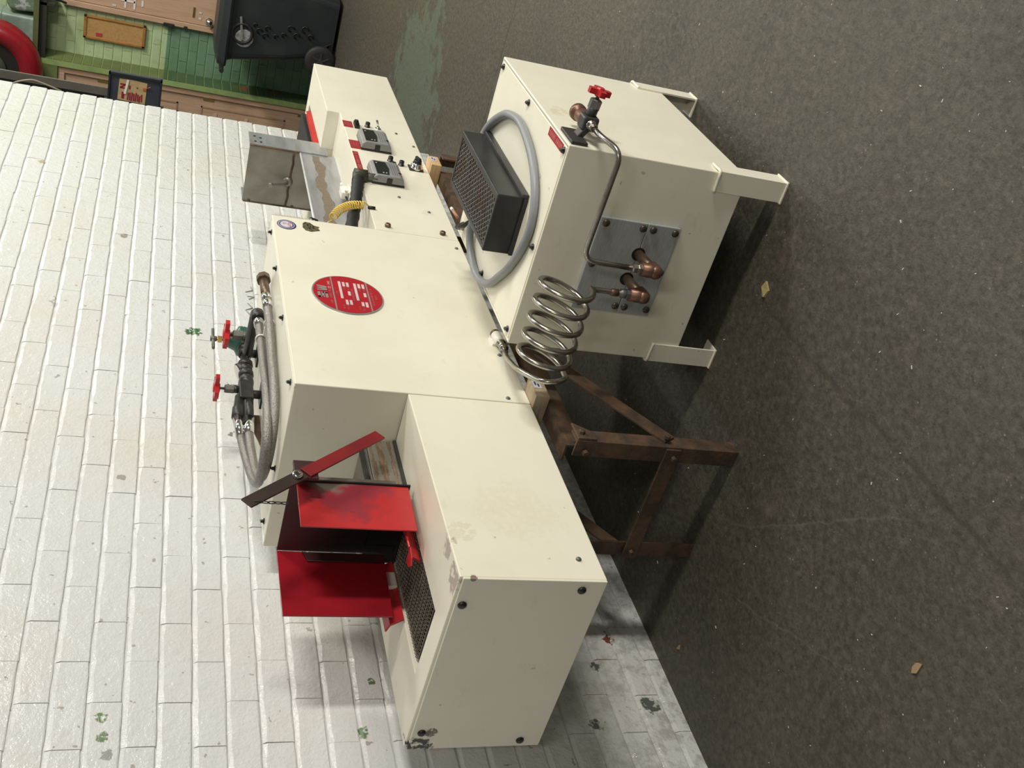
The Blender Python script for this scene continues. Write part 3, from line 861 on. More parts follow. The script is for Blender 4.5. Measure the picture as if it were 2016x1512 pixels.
# temperature controllers
def controller(x0):
    x1 = x0 + .129
    bm = B(x0, x1, -.006, 0, .574, .681); q = obj('temperature_controller', bm, BLKP, furn)
    bm = new()
    prism(bm, [(-.006, .574), (-.026, .580), (-.032, .590), (-.032, .668), (-.024, .679), (-.006, .682)], 'x', x0 + .001, x1 - .001, .0025)
    obj('controller_face', bm, GREYPL, q)
    bm = new(); prism(bm, [(x0 + .014, .668), (x1 - .014, .668), (x1 - .014, .628), (x0 + .064, .622), (x0 + .014, .628)], 'y', -.0334, -.031); obj('display', bm, SCREEN, q)
    bm = new()
    for dx, dz in ((.022, .636), (.022, .646), (.098, .660)): bar(bm, x0 + dx, x0 + dx + .004, dz - .0022, dz + .0022, -.0342, .0006)
    obj('display_digit', bm, simple('pale_digit', (.75, .75, .75), .4), q)
    bm = new()
    for i in range(4): glyphs(bm, x0 + .022, x1 - .022, .614 - i * .0075, .0036, 80 + i, y=-.0327)
    obj('controller_print', bm, simple('grey_print', (.36, .36, .36), .5), q)
    bm = new(); lathe(bm, (x0 + .040, -.0318, .589), (0, -1, 0), [(0, .0055), (.0012, .0055)], 12); obj('controller_key', bm, BLKP, q)
    bm = B(x0 - .0012, x0 + .004, -.026, -.004, .617, .635, bev=.002); obj('latch', bm, BLKP, q)
controller(2.080); controller(1.799)

# ---- exit trough and stainless exhaust hood
bm = new(); box(bm, X1 + .003, 2.350, .1495, .1545, .700, .843, .0012)
tw = obj('trough_wall', bm, STEEL, furn)
bm = new(); cyl(bm, (X1 + .003, .152, .8435), (2.35, .152, .8435), .0036, 10); obj('bright_edge', bm, simple('pale_edge_highlight', (.75, .75, .75), .3, .2), tw)  # edge highlight put into a pale, nearly non-metal colour
bm = new()   # wavy weld band along the trough wall
N = 40
for k in range(N):
    x0 = X1 + .01 + (2.33 - X1 - .01) * k / N; x1 = X1 + .01 + (2.33 - X1 - .01) * (k + 1) / N
    zc0 = .787 + .006 * math.sin(k * .5) + .003 * math.sin(k * 1.7); zc1 = .787 + .006 * math.sin((k + 1) * .5) + .003 * math.sin((k + 1) * 1.7)
    h0 = .016 + .004 * math.sin(k * .9 + 1); h1 = .016 + .004 * math.sin((k + 1) * .9 + 1)
    prism(bm, [(x0, zc0 - h0), (x1, zc1 - h1), (x1, zc1 + h1), (x0, zc0 + h0)], 'y', .1489, .1496)
obj('weld_band', bm, RUSTD, tw)
bm = B(X1 + .003, 2.345, .158, .36, .712, .716); obj('trough_floor', bm, DULL, furn)
bm = new(); box(bm, 2.344, 2.349, .1500, .372, .712, 1.024, .0012); xh = obj('exhaust_hood', bm, DULL, furn, label='stained stainless exhaust plate with a rusty seam')
bm = new(); box(bm, 2.344, 2.458, .1450, .1494, .742, 1.026, .0014); obj('side_wing', bm, STEEL, xh)
bm = new(); box(bm, 2.349, 2.458, .3680, .3720, .770, 1.024, .0014); obj('side_wing', bm, STEEL, xh)
bm = new()
tube(bm, [(2.3425, .152 + .022 * k, .864 + .002 * math.sin(k * 2.1)) for k in range(11)], .0038, 8)
tube(bm, [(2.3425, .1505, .845 + .018 * k) for k in range(11)], .0032, 8)
tube(bm, [(2.3425, .3715, .75 + .027 * k) for k in range(11)], .0026, 8)
tube(bm, [(2.3425, .152 + .022 * k, .722 + .001 * math.sin(k * 2.1)) for k in range(11)], .003, 8)
obj('weld_bead', bm, RUST, xh)
for (x, z) in ((2.37, 1.005), (2.41, .985), (2.37, .985), (2.42, 1.006)):
    bm = new(); dome(bm, (x, .145, z), (0, -1, 0), .0050, .003); obj('rivet', bm, DARKST, xh)
for (y, z) in ((.366, .84), (.366, 1.0)):
    bm = new(); dome(bm, (2.344, y, z), (-1, 0, 0), .005, .004); obj('rivet', bm, RUST, xh)
bm = new()
tube(bm, fillet([(2.344, .270, .872), (2.320, .270, .882), (2.300, .272, .935), (2.285, .272, .937)], .015), .0085, 10)
lathe(bm, (2.344, .270, .872), (-1, 0, .3), [(0, .020), (.008, .018), (.012, .010)], 14)
obj('elbow_drain', bm, DULL, xh)
# far guide rail with black belt beyond
bm = new(); prism(bm, [(.152, .762), (.158, .762), (.162, .779), (.158, .780)], 'x', 2.47, 2.82, .0006); prism(bm, [(.166, .764), (.176, .764), (.180, .778), (.170, .779)], 'x', 2.47, 2.82, .0006)
obj('guide_rail', bm, REDP, furn)
bm = B(2.47, 2.882, .190, .332, .742, .790, bev=.004); obj('exit_belt', bm, VOID, furn)
# white sensor block on the deck
bm = B(1.948, 2.006, .110, .136, .7172, .742, bev=.003); sn = obj('sensor_block', bm, WHITEP, furn)
bm = new(); cyl(bm, (1.950, .105, .728), (1.944, .095, .728), .006, 10); obj('sensor_stud', bm, WHITEP, sn)
bm = new(); cyl(bm, (2.004, .112, .738), (2.012, .104, .738), .004, 10); obj('sensor_stud', bm, WHITEP, sn)
bm = new(); tube(bm, spline([(1.948, .125, .725), (1.90, .131, .720), (1.84, .138, .720), (1.78, .142, .720)], 6), .004, 8); obj('sensor_cable', bm, BLKP, sn)
# insulated pipe out of the panel
bm = new()
cyl(bm, (1.812, -.016, .665), (1.812, -.016, .715), .0125, 16)
ip = obj('pipe_stub', bm, GREYF, furn)
bm = new(); cyl(bm, (1.812, -.016, .700), (1.812, -.016, .742), .0205, 18); tube(bm, [(1.820, -.017, .726), (1.79, -.012, .730), (1.775, -.009, .733)], .0195, 16); obj('pipe_elbow', bm, simple('dark_olive_fitting', (.045, .042, .030), .5), ip)
bm = new(); tube(bm, spline([(1.785, -.012, .731), (1.74, -.007, .738), (1.68, .002, .747), (1.62, .020, .757), (1.545, .042, .771), (1.462, .066, .786)], 6), [.0190 + .0012 * math.sin(k * 1.9) for k in range(31)], 16)
obj('pipe_insulation', bm, RUBBER, ip)
# yellow coiled air hose
bm = new(); pts = []
a = Vector((1.597, -.008, .735)); b_ = Vector((1.520, .010, .836)); NT = 15
mid = Vector((1.600, -.008, .800))
for k in range(NT * 14 + 1):
    s = k / (NT * 14)
    c = a * (1 - s) ** 2 + mid * 2 * s * (1 - s) + b_ * s * s
    tg = ((mid - a) * (1 - s) + (b_ - mid) * s).normalized()
    u, v = frame_of(tg)
    ang = 2 * PI * k / 14
    pts.append(c + (u * math.cos(ang) + v * math.sin(ang)) * .0115)
pts = [Vector((1.598, -.004, .716))] + pts + [Vector((1.500, .020, .852)), Vector((1.478, .035, .862)), Vector((1.462, .06, .868))]
tube(bm, pts, .0021, 7); obj('coiled_air_hose', bm, YELLOW, furn)
bm = new(); cyl(bm, (1.598, -.004, .700), (1.598, -.004, .722), .0055, 10); obj('hose_fitting', bm, BLACK, furn)
bm = new(); lathe(bm, (1.478, .020, .885), (.1, -.2, 1), [(0, .010), (.004, .0135), (.024, .0135), (.028, .009)], 12); obj('black_knob', bm, BLKP, furn)

# ---- entry tunnel
bm = new()
prism(bm, [(.140, .757), (.335, .757), (.335, .842), (.150, .842), (.140, .834)], 'x', .392, X0 - .002, .002)
et = obj('entry_tunnel', bm, DULL, furn)
bm = new()
for (z0, z1) in ((.776, .784), (.797, .812), (.822, .829)):
    for k in range(8):
        x0 = .395 + k * .025
        box(bm, x0, x0 + .025, .1392, .1399, z0 + .002 * math.sin(k * 1.3), z1 + .002 * math.sin(k * 2.1))
obj('heat_stain', bm, simple('heat_tint', (.15, .095, .06), .5, .2, col2=(.24, .19, .14), scale=40, stretch=(1, 1, 10)), et)
bm = new(); box(bm, .40, X0 - .003, .134, .1395, .7625, .770); box(bm, .385, X0 - .003, .143, .150, .842, .853, .001); obj('tunnel_edging', bm, DARKST, et)

# ---- red entry hood
bm = new()
XH = .384
# back plate with a belt opening
prism(bm, [(.052, 1.030), (.300, 1.030), (.300, .770), (.278, .770), (.278, .838), (.130, .838), (.130, .770), (.098, .770), (.098, .985), (.052, .985)], 'x', XH, XH + .004, .0008)
hood = obj('entry_hood', bm, HOODSHADE, furn, label='red sheet-metal entry hood, with painted shade inside')
bm = new(); prism(bm, [(.243, .7785), (.3835, .7745), (.3835, 1.0185), (.243, 1.0205)], 'y', .1025, .1060, .0008); obj('side_wing', bm, RED, hood)
bm = new(); prism(bm, [(.190, .796), (.376, .790), (.3835, 1.030), (.190, 1.030)], 'y', .3000, .3035, .0008); obj('side_wing', bm, MAROON, hood)
bm = new(); prism(bm, [(.350, .965), (.378, .975), (.378, .790), (.352, .793)], 'y', .2965, .2995, .0006)
tube(bm, [(.350, .2955, .793), (.3495, .2955, .965), (.378, .2955, .975)], .0013, 6)
obj('inner_gusset', bm, DKMAROON, hood)
bm = B(XH + .0065, XH + .2, .141, .334, .757, .836); obj('dark_throat', bm, VOID, hood)  # black block put in for the dark hood interior
# bent top flange behind the right wing (scorched)
bm = new(); box(bm, XH - .001, XH + .020, .103, .107, .80, .985, .0008); obj('scorched_flange', bm, simple('scorched_steel', (.15, .13, .11), .5, .3, col2=(.10, .085, .075), scale=20), hood)
# guide rails
bm = new(); prism(bm, [(.158, .765), (.164, .763), (.150, .790), (.120, .800), (.118, .796), (.146, .786)], 'x', .212, .384, .0008)
prism(bm, [(.212, .120), (.186, .126), (.176, .140), (.190, .156), (.212, .160)], 'z', .7935, .7965, .0006)
obj('guide_rail', bm, REDP, furn)
bm = new(); prism(bm, [(.322, .765), (.328, .763), (.346, .790), (.364, .796), (.362, .800), (.340, .793)], 'x', .206, .384, .0008); obj('guide_rail', bm, REDP, furn)
bm = B(.30, .345, .318, .330, .765, .792, bev=.002); obj('belt_guide_block', bm, WHITEP, furn)
# counterweight lever, pivot and chain
pa = Vector((.246, .045, 1.124)); pb = Vector((.490, .045, .836))
dv = (pb - pa).normalized()
pm = pa + dv * .125
nrm = V(0, 1, 0)
side = dv.cross(nrm).normalized()
bm = new(); obox(bm, (pa + pm) / 2, dv, nrm, side, (pm - pa).length / 2 + .015, .0022, .0145, .0006); lv = obj('lever', bm, simple('browned_steel', (.045, .028, .020), .5, .3), hood)
bm = new(); obox(bm, (pm + pb) / 2 + dv * .012, dv, nrm, side, (pb - pm).length / 2 - .010, .0023, .0147, .0006); obj('lever_grip', bm, REDP if False else simple('dull_red_paint', (.20, .012, .016), .4, col2=(.15, .01, .014)), hood)
pv = Vector((.326, .041, 1.031))
bm = new(); lathe(bm, pv + V(0, .002, 0), (0, -1, 0), [(0, .0105), (.008, .0105), (.008, .0055), (.0078, .005), (.002, .005)], 16); obj('pivot_collar', bm, CHROME, hood)
bm = new(); cyl(bm, pv + V(0, -.004, 0), pv + V(.02, .02, 0), .0048, 10); box(bm, .330, XH + .002, .048, .056, .985, 1.034, .001); obj('pivot_bracket', bm, DKMAROON, hood)
bm = new()
ctop = Vector((.240, .043, 1.119))
for k in range(5):
    c = ctop + V(0, 0, -.007 - k * .0125)
    ring = []
    for q in range(11):
        a = 2 * PI * q / 10
        if k % 2: ring.append(c + V(.0028 * math.cos(a), 0, .0082 * math.sin(a)))
        else: ring.append(c + V(0, .0028 * math.cos(a), .0082 * math.sin(a)))
    tube(bm, ring, .0011, 6, cap=False)
obj('chain', bm, DARKST, hood)

# ---- woven wire belt
bm = new()
def wire(bm, pts, r):
    # square-section wire
    P = [Vector(p) for p in pts]; rings = []
    for i, p in enumerate(P):
        t = (P[min(i + 1, len(P) - 1)] - P[max(i - 1, 0)]).normalized()
        u = t.cross(V(0, 0, 1)); u = u.normalized() if u.length > 1e-5 else V(1, 0, 0); v = t.cross(u)
        rings.append([bm.verts.new(p + u * r), bm.verts.new(p + v * r), bm.verts.new(p - u * r), bm.verts.new(p - v * r)])
    for a, b_ in zip(rings, rings[1:]):
        for k in range(4): bm.faces.new((a[k], a[(k + 1) % 4], b_[(k + 1) % 4], b_[k])).smooth = True
x = .088
ri = 0
while x < .41:
    zb_ = .752 - max(0, (.105 - x)) ** 2 * 22
    pts = []
    n = 32
    for k in range(n + 1):
        y = .163 + .164 * k / n
        s = 1 if (k + ri) % 2 else -1
        pts.append((x + s * .0056, y, zb_ + .0026 * (1 if k % 2 else -1)))
    wire(bm, pts, .0017)
    if ri % 1 == 0: wire(bm, [(x + .0035, .161, zb_ - .0006), (x + .0035, .329, zb_ - .0006)], .0012)
    for yy in (.3285,):
        wire(bm, [(x - .002, yy, zb_ - .002), (x - .002, yy + .0045, zb_), (x + .003, yy + .0045, zb_ + .002), (x + .003, yy, zb_)], .0009)
    x += .0094; ri += 1
obj('mesh_belt', bm, BELT, furn)
bm = new(); cyl(bm, (.100, .158, .720), (.100, .332, .720), .026, 20); box(bm, .10, .42, .170, .322, .735, .741); obj('belt_roller', bm, VOID, furn)

# ---- gas manifold on top of the casing
man = obj('pipe_nipple', (lambda b__: (cyl(b__, (1.225, .088, 1.044), (1.135, .090, 1.042), .0125, 16), b__)[1])(new()), PIPE, furn)
bm = new(); lathe(bm, (1.218, .088, 1.044), (1, 0, 0), [(0, .019), (.020, .019), (.024, .016)], 8, smooth=False); obj('pipe_cap', bm, PIPE, man)
bm = new(); cyl(bm, (1.140, .090, 1.042), (1.120, .091, 1.041), .0145, 8); cyl(bm, (1.122, .091, 1.041), (1.085, .094, 1.040), .0135, 14); obj('hose_ferrule', bm, CHROME, man)
HA = [(1.088, .094, 1.040), (1.01, .112, 1.036), (.90, .126, 1.0355), (.80, .133, 1.0355), (.72, .152, 1.0360), (.672, .195, 1.037), (.650, .262, 1.040), (.660, .320, 1.046), (.71, .345, 1.054), (.80, .347, 1.061), (.870, .345, 1.064)]
bm = new(); tube(bm, spline(HA, 8), .0118, 12); obj('braided_hose', bm, HOSE, furn)
HB = [(1.110, .160, 1.052), (1.02, .162, 1.050), (.90, .156, 1.051), (.80, .152, 1.051), (.70, .164, 1.052), (.640, .205, 1.053), (.622, .268, 1.054), (.640, .322, 1.056), (.70, .350, 1.062), (.79, .356, 1.074), (.870, .356, 1.082)]
bm = new(); tube(bm, spline(HB, 8), .0118, 12); obj('braided_hose', bm, HOSE, furn)
bm = new(); cyl(bm, (1.138, .158, 1.053), (1.098, .160, 1.052), .0135, 14); obj('hose_ferrule', bm, CHROME, man)
bm = new(); lathe(bm, (1.130, .158, 1.053), (1, .0, .05), [(0, .017), (.004, .019), (.028, .019), (.034, .014)], 12)
tube(bm, fillet([(1.158, .158, 1.054), (1.180, .170, 1.056), (1.200, .25, 1.056), (1.215, .32, 1.056)], .02), .014, 12)
obj('black_elbow', bm, BLACK, furn)
bm = new(); 
for s in (0, 1):
    pc = Vector((1.035, .112, 1.036)) if s == 0 else Vector((1.035, .1615, 1.0505))
    tube(bm, [pc + V(0, math.cos(2 * PI * k / 14), math.sin(2 * PI * k / 14)) * .0132 for k in range(15)], .0022, 6, cap=False)
box(bm, 1.032, 1.038, .124, .150, 1.042, 1.047)
obj('cable_tie', bm, WHITEP, furn)
# black pipework
YM = .345
bm = new()
cyl(bm, (.905, YM, 1.066), (1.30, YM, 1.058), .0125, 14)
for xx, r in ((1.10, .019), (1.125, .021), (1.15, .019), (1.175, .021), (1.235, .019), (1.26, .018)):
    lathe(bm, (xx, YM, 1.060), (1, 0, 0), [(0, r * .8), (.006, r), (.018, r), (.024, r * .8)], 12)
obox(bm, (1.045, YM, 1.065), (1, 0, 0), (0, 1, 0), (0, 0, 1), .042, .020, .019, .004)
lathe(bm, (1.005, YM, 1.082), (-1, 0, .10), [(-.02, .014), (.03, .014), (.034, .017), (.072, .0165), (.076, .012)], 14)
lathe(bm, (1.005, YM - .004, 1.058), (-1, 0, .03), [(-.02, .012), (.075, .012)], 14)
lathe(bm, (1.085, YM, 1.058), (1, 0, 0), [(0, .016), (.02, .018), (.04, .014)], 12)
cyl(bm, (1.045, YM, 1.02), (1.045, YM, 1.06), .012, 12); cyl(bm, (1.25, YM, 1.02), (1.25, YM, 1.06), .012, 12)
box(bm, 1.02, 1.075, YM - .03, YM + .03, ZC - .001, ZC + .005, .001); box(bm, 1.225, 1.275, YM - .03, YM + .03, ZC - .001, ZC + .005, .001)
mf = obj('gas_manifold', bm, BLACK, furn)
bm = new(); cyl(bm, (.935, YM, 1.090), (.865, .356, 1.082), .0135, 14); cyl(bm, (.935, YM, 1.060), (.862, .345, 1.064), .0135, 14); obj('hose_ferrule', bm, CHROME, mf)
# needle valve with red handle (near)
bm = new(); cyl(bm, (1.062, YM, 1.082), (1.062, YM, 1.098), .0105, 12); vb = obj('needle_valve', bm, BLACK, furn)
bm = new(); lathe(bm, (1.062, YM, 1.096), (0, 0, 1), [(0, .0125), (.022, .0125), (.024, .010)], 6, smooth=False); cyl(bm, (1.062, YM, 1.118), (1.062, YM, 1.142), .0036, 8); obj('valve_bonnet', bm, GREYF, vb)
bm = new(); star_handle(bm, (1.062, YM, 1.141), (0, 0, 1), .040, .011); obj('valve_handle', bm, REDP, vb)
# needle valve with red handle (far, in front of the regulator)
bm = new(); cyl(bm, (1.292, .315, 1.055), (1.292, .315, 1.070), .013, 12); vb2 = obj('needle_valve', bm, GREYF, furn)
bm = new(); lathe(bm, (1.292, .315, 1.068), (0, 0, 1), [(0, .0165), (.026, .0165), (.028, .012)], 6, smooth=False); cyl(bm, (1.292, .315, 1.095), (1.292, .315, 1.120), .005, 8); obj('valve_bonnet', bm, GREYF, vb2)
bm = new(); star_handle(bm, (1.292, .315, 1.113), (0, 0, 1), .044, .012); obj('valve_handle', bm, REDP, vb2)
# green pressure regulator with a T-handle
RX, RYc = 1.355, .372
bm = new(); lathe(bm, (RX, RYc, 1.040), (0, 0, 1), [(0, .026), (.008, .043), (.018, .045), (.020, .043), (.022, .045), (.032, .044), (.040, .030), (.066, .019), (.068, .012)], 24)
rg = obj('pressure_regulator', bm, GREENR, furn)
bm = new(); cyl(bm, (RX, RYc, 1.105), (RX, RYc, 1.142), .0055, 10); lathe(bm, (RX, RYc, 1.117), (0, 0, 1), [(0, .011), (.012, .011)], 6, smooth=False); obj('adjusting_screw', bm, BRASS, rg)
bm = new(); cyl(bm, (RX - .052, RYc, 1.142), (RX + .052, RYc, 1.142), .0045, 10); lathe(bm, (RX, RYc, 1.132), (0, 0, 1), [(0, .008), (.018, .008)], 10); obj('t_handle', bm, GREYF, rg)
for k in range(6):
    bm = new(); a = 2 * PI * k / 6
    lathe(bm, (RX + .037 * math.cos(a), RYc + .037 * math.sin(a), 1.068), (0, 0, 1), [(0, .005), (.006, .005)], 6)
    obj('flange_bolt', bm, GREENR, rg)
bm = new(); gc = Vector((1.168, .362, 1.072)); gd = Vector((-.35, .25, .9)).normalized()
lathe(bm, gc - gd * .02, gd, [(0, .024), (.002, .030), (.024, .030), (.026, .027)], 24); ga = obj('pressure_gauge', bm, BLACK, furn)
bm = new(); lathe(bm, gc + gd * .006, gd, [(0, .0265), (.0012, .0265)], 24); obj('gauge_dial', bm, WHITEP, ga)
bm = new(); cyl(bm, (1.10, YM + .015, 1.068), (1.10, YM + .015, 1.108), .004, 8); lathe(bm, (1.10, YM + .015, 1.106), (0, 0, 1), [(0, .004), (.003, .007), (.006, .007)], 8); obj('bleed_stud', bm, CHROME, mf)
bm = new(); prism(bm, [(.86, ZC), (1.02, ZC), (1.02, 1.055), (.98, 1.050), (.90, ZC + .008)], 'y', .395, .399, .0006); obj('mounting_bracket', bm, PIPE, mf)

# ---- white check valve at the foot of the casing
bm = new()
va = Vector((.892, -.016, .483)); vd = Vector((-1, 0, -.09)).normalized()
lathe(bm, va, vd, [(.008, .0128), (.045, .0128), (.047, .011)], 16); cv = obj('check_valve', bm, WHITEP, furn)
bm = new(); lathe(bm, va - vd * .004, vd, [(0, .008), (.003, .0122), (.012, .0125)], 16); obj('valve_cap', bm, PIPE, cv)
bm = new(); lathe(bm, va + vd * .047, vd, [(0, .0105), (.003, .0135), (.006, .0135), (.006, .0105), (.022, .0105), (.024, .0125), (.030, .0125), (.032, .007), (.046, .0065)], 12); obj('compression_fitting', bm, TUBE, cv)
bm = new(); obox(bm, va + vd * .012 + V(0, .004, -.024), (1, 0, 0), (0, 1, 0), (0, 0, 1), .011, .011, .016, .003); cyl(bm, va + vd * .03 + V(0, 0, -.010), va + vd * .03 + V(0, .004, -.030), .009, 12); obox(bm, va + vd * .02 + V(0, .013, -.002), (1, 0, 0), (0, 1, 0), (0, 0, 1), .02, .004, .016, .001)
obj('valve_bracket', bm, WHITEP, cv)

# ================================================================== STAND under the machine
stand = thing('angle_iron_stand', (1.25, .22, 0), 'rusty angle-iron trestle stand under the cream furnace', 'stand')
def angle(bm, p0, p1, a, b_, w_=.042, t_=.005):
    """L-section from p0 to p1; a and b_ are the directions of its two flanges"""
    p0 = Vector(p0); p1 = Vector(p1); a = Vector(a).normalized(); b_ = Vector(b_).normalized()
    poly = [(0, 0), (w_, 0), (w_, t_), (t_, t_), (t_, w_), (0, w_)]
    A = [bm.verts.new(p0 + a * u + b_ * v) for u, v in poly]; Bv = [bm.verts.new(p1 + a * u + b_ * v) for u, v in poly]
    fs = [bm.faces.new(A), bm.faces.new(list(reversed(Bv)))]
    for k in range(6): fs.append(bm.faces.new((A[k], Bv[k], Bv[(k + 1) % 6], A[(k + 1) % 6])))
    bmesh.ops.recalc_face_normals(bm, faces=fs)
SL, SR = .385, 2.02
bm = new(); angle(bm, (SL, -.056, 0), (SL, -.056, .420), (1, 0, 0), (0, 1, 0)); obj('leg', bm, RUST, stand)
bm = new(); angle(bm, (SL + .006, .285, 0), (SL + .006, .285, .420), (1, 0, 0), (0, -1, 0)); obj('leg', bm, RUST, stand)
bm = new(); angle(bm, (SR, -.056, 0), (SR, -.056, .4192), (-1, 0, 0), (0, 1, 0)); obj('leg', bm, RUST, stand)
bm = new(); angle(bm, (SR, .285, 0), (SR, .285, .4192), (-1, 0, 0), (0, -1, 0)); obj('leg', bm, RUST, stand)
bm = new(); angle(bm, (SL + .044, -.010, .4195), (SR - .044, -.010, .4195), (0, 1, 0), (0, 0, -1), .044); obj('top_rail', bm, RUST, stand)
bm = new(); angle(bm, (SL + .005, .280, .4195), (SR - .005, .280, .4195), (0, -1, 0), (0, 0, -1), .052); obj('top_rail', bm, RUST, stand)
bm = new(); obox(bm, (SL - .003, .115, .175), (0, 1, 0), (1, 0, 0), (0, 0, 1), .168, .003, .019, .0008); obj('cross_bar', bm, RUST, stand)
for y, sg in ((-.059, 1), (.288, -1)):
    for x0, x1 in ((SL + .035, .735), (SR - .035, SR - .385)):
        p0 = V(x0, y, .185); p1 = V(x1, y, .405); d = (p1 - p0).normalized(); sd = d.cross(V(0, 1, 0))
        bm = new(); obox(bm, (p0 + p1) / 2, d, (0, 1, 0), sd, (p1 - p0).length / 2 + .012, .003, .0195, .0008); obj('diagonal_brace', bm, RUST, stand)
for (x, y, z, ax) in ((SL, -.030, .170, (-1, 0, 0)), (SL, -.030, .395, (-1, 0, 0)), (SL + .02, -.062, .190, (0, -1, 0)), (SL + .022, -.056, .405, (0, -1, 0)), (SL, .262, .175, (-1, 0, 0))):
    bm = new(); hexhead(bm, Vector((x, y, z)) + Vector(ax) * .006, ax, .0075, .009, False); obj('bolt', bm, RUST, stand)
bm = new(); prism(bm, [(SL + .002, .418), (SL + .06, .418), (SL + .028, .372), (SL + .002, .372)], 'y', -.0625, -.0565, .0006); obj('gusset', bm, RUST, stand)
# packing timbers
def timber(x0, mat, label):
    bm = B(x0, x0 + .078, -.034, .47, .4202, .4568, bev=.0015)
    t_ = obj('timber_packer', bm, mat); tag(t_, label, 'timber', 'timber packers under the furnace')
    bm = B(x0 + .034, x0 + .066, -.0352, -.0341, .432, .452); s_ = obj('stapled_tag', bm, simple('pale_tag', (.62, .62, .66), .35), t_)
    bm = new(); box(bm, x0 + .040, x0 + .052, -.0358, -.0351, .437, .441); box(bm, x0 + .046, x0 + .060, -.0358, -.0351, .444, .448); obj('tag_print', bm, BLUEST, s_)
    return t_
timber(.585, TIMBERG, 'greyed timber block under the furnace behind the steel tube coil')
timber(1.965, TIMBER, 'clean pine timber block under the control panel end of the furnace')

# ================================================================== CABINET in front of the machine
KX0, KX1, KY0, KY1, KZ, KB = .643, 1.231, -.632, -.136, .5437, .1045
cab = thing('gas_generator_cabinet', ((KX0 + KX1) / 2, (KY0 + KY1) / 2, 0), 'cream steel floor cabinet with a coiled steel tube, standing in front of the furnace', 'cabinet')
bm = new(); tray(bm, KX0, KX1, KY0, KY1, KB, KZ, KX0 + .006, KX1 - .006, KY0 + .006, KY1 - .006, KZ - .012, .002); kb = obj('cabinet_body', bm, CREAM, cab)
bm = B(KX0 + .009, KX1 - .009, KY0 + .009, KY1 - .009, KZ - .0115, KZ + .0005, bev=.0012); kl = obj('cabinet_lid', bm, CREAM, cab)
for (x, y) in ((.663, -.612), (.668, -.377), (.668, -.16), (.955, -.610), (1.208, -.612), (1.208, -.377), (1.208, -.16), (.94, -.16)):
    bm = new(); lathe(bm, (x, y, KZ), (0, 0, 1), [(0, .008), (.003, .0075), (.003, .005), (.008, .0045), (.0085, 0)], 12); obox(bm, (x, y, KZ + .006), (1, .3, 0), (-.3, 1, 0), (0, 0, 1), .008, .0025, .002)
    obj('wing_screw', bm, BLKP, kl)
bm = B(.672, .778, -.6215, -.602, KZ + .0006, KZ + .0014); rl = obj('red_label', bm, LABEL, kl)
bm = new()
for k in range(11): 
    if k != 5: box(bm, .680 + k * .0086, .683 + k * .0086, -.617, -.607, KZ + .0014, KZ + .0017)
obj('label_print', bm, PINKP, rl)
for (px, py, sx, sy) in ((KX0, KY0, 1, 1), (KX0, KY1, 1, -1), (KX1, KY0, -1, 1), (KX1, KY1, -1, -1)):
    bm = new(); angle(bm, (px - sx * .004, py - sy * .004, .0), (px - sx * .004, py - sy * .004, .176), (sx, 0, 0), (0, sy, 0), .048, .0042)
    lg = obj('leg', bm, CREAM, kb if False else cab)
    bm = new()
    obox(bm, (px + sx * .020, py + sy * .020, .002), (1, 0, 0), (0, 1, 0), (0, 0, 1), .027, .027, .002, .0006)
    obj('foot_plate', bm, CREAM, lg)
    bm = new()
    tube(bm, spline([(px + sx * .044, py - sy * .003, .176), (px + sx * .02, py - sy * .004, .178), (px - sx * .003, py - sy * .003, .179), (px - sx * .004, py + sy * .02, .178), (px - sx * .003, py + sy * .046, .176)], 4), .0038, 7)
    obj('weld_bead', bm, CREAM, lg)
bm = B(KX0 + .03, KX1 - .03, KY0 + .03, KY1 - .03, KB - .004, KB); obj('floor_pan', bm, VOID, cab)
# cover plates on the near face
bm = B(KX0 - .010, KX0 - .0005, -.489, -.257, .3065, .4235, bev=.0016); obj('cover_plate', bm, BRUSH, cab)
bm = B(KX0 - .010, KX0 - .0005, -.489, -.257, .2235, .3055, bev=.0016); obj('cover_plate', bm, BRUSH, cab)
for (y, z) in ((-.476, .408), (-.476, .316), (-.476, .290), (-.476, .234), (-.374, .409), (-.374, .234), (-.274, .408), (-.274, .316), (-.274, .292), (-.274, .234)):
    bm = new(); dome(bm, (KX0 - .010, y, z), (-1, 0, 0), .0088, .0055); obj('round_bolt', bm, simple('browned_bolt', (.10, .085, .07), .4, .7), cab)
# pipes through the plates: each elbow, fitting
def pipe_out(y, z, up, pre):
    bm = new(); lathe(bm, (KX0 - .0101, y, z), (-1, 0, 0), [(0, .0165), (.0006, .0165)], 20); obj('pipe_hole', bm, VOID, cab)
    bm = new()
    tip = V(KX0 - .088, y, z - .010)
    tube(bm, [(KX0 - .004, y, z), (KX0 - .045, y, z - .004), (KX0 - .078, y, z - .009)], .0115, 14); el = obj('gas_pipe', bm, PIPE, cab)
    bm = new()
    lathe(bm, (KX0 - .066, y, z - .008), (-1, 0, -.12), [(0, .0125), (.004, .0155), (.018, .0165), (.032, .016), (.040, .010), (.041, 0)], 18)
    lathe(bm, tip + V(0, 0, -.012), (0, 0, 1), [(0, .0), (.0, .012), (.006, .0165), (.030, .0165), (.031, .0155), (.044, .0155), (.045, .012)], 18)
    obj('copper_elbow', bm, COPPER, el)
    bm = new(); lathe(bm, tip + V(0, 0, .030), (0, 0, 1), [(0, .0125), (.010, .0125), (.011, .009)], 6, smooth=False)
    lathe(bm, tip + V(0, 0, .041), (0, 0, 1), [(0, .0095), (.002, .0105), (.012, .0105), (.014, .0070), (.022, .0065)], 6 if up else 12, smooth=not up)
    obj('compression_nut', bm, GREYF if not up else TUBE, el)
    return tip
t1 = pipe_out(-.4125, .3050, True, 0)
t2 = pipe_out(-.3475, .3120, False, 1)
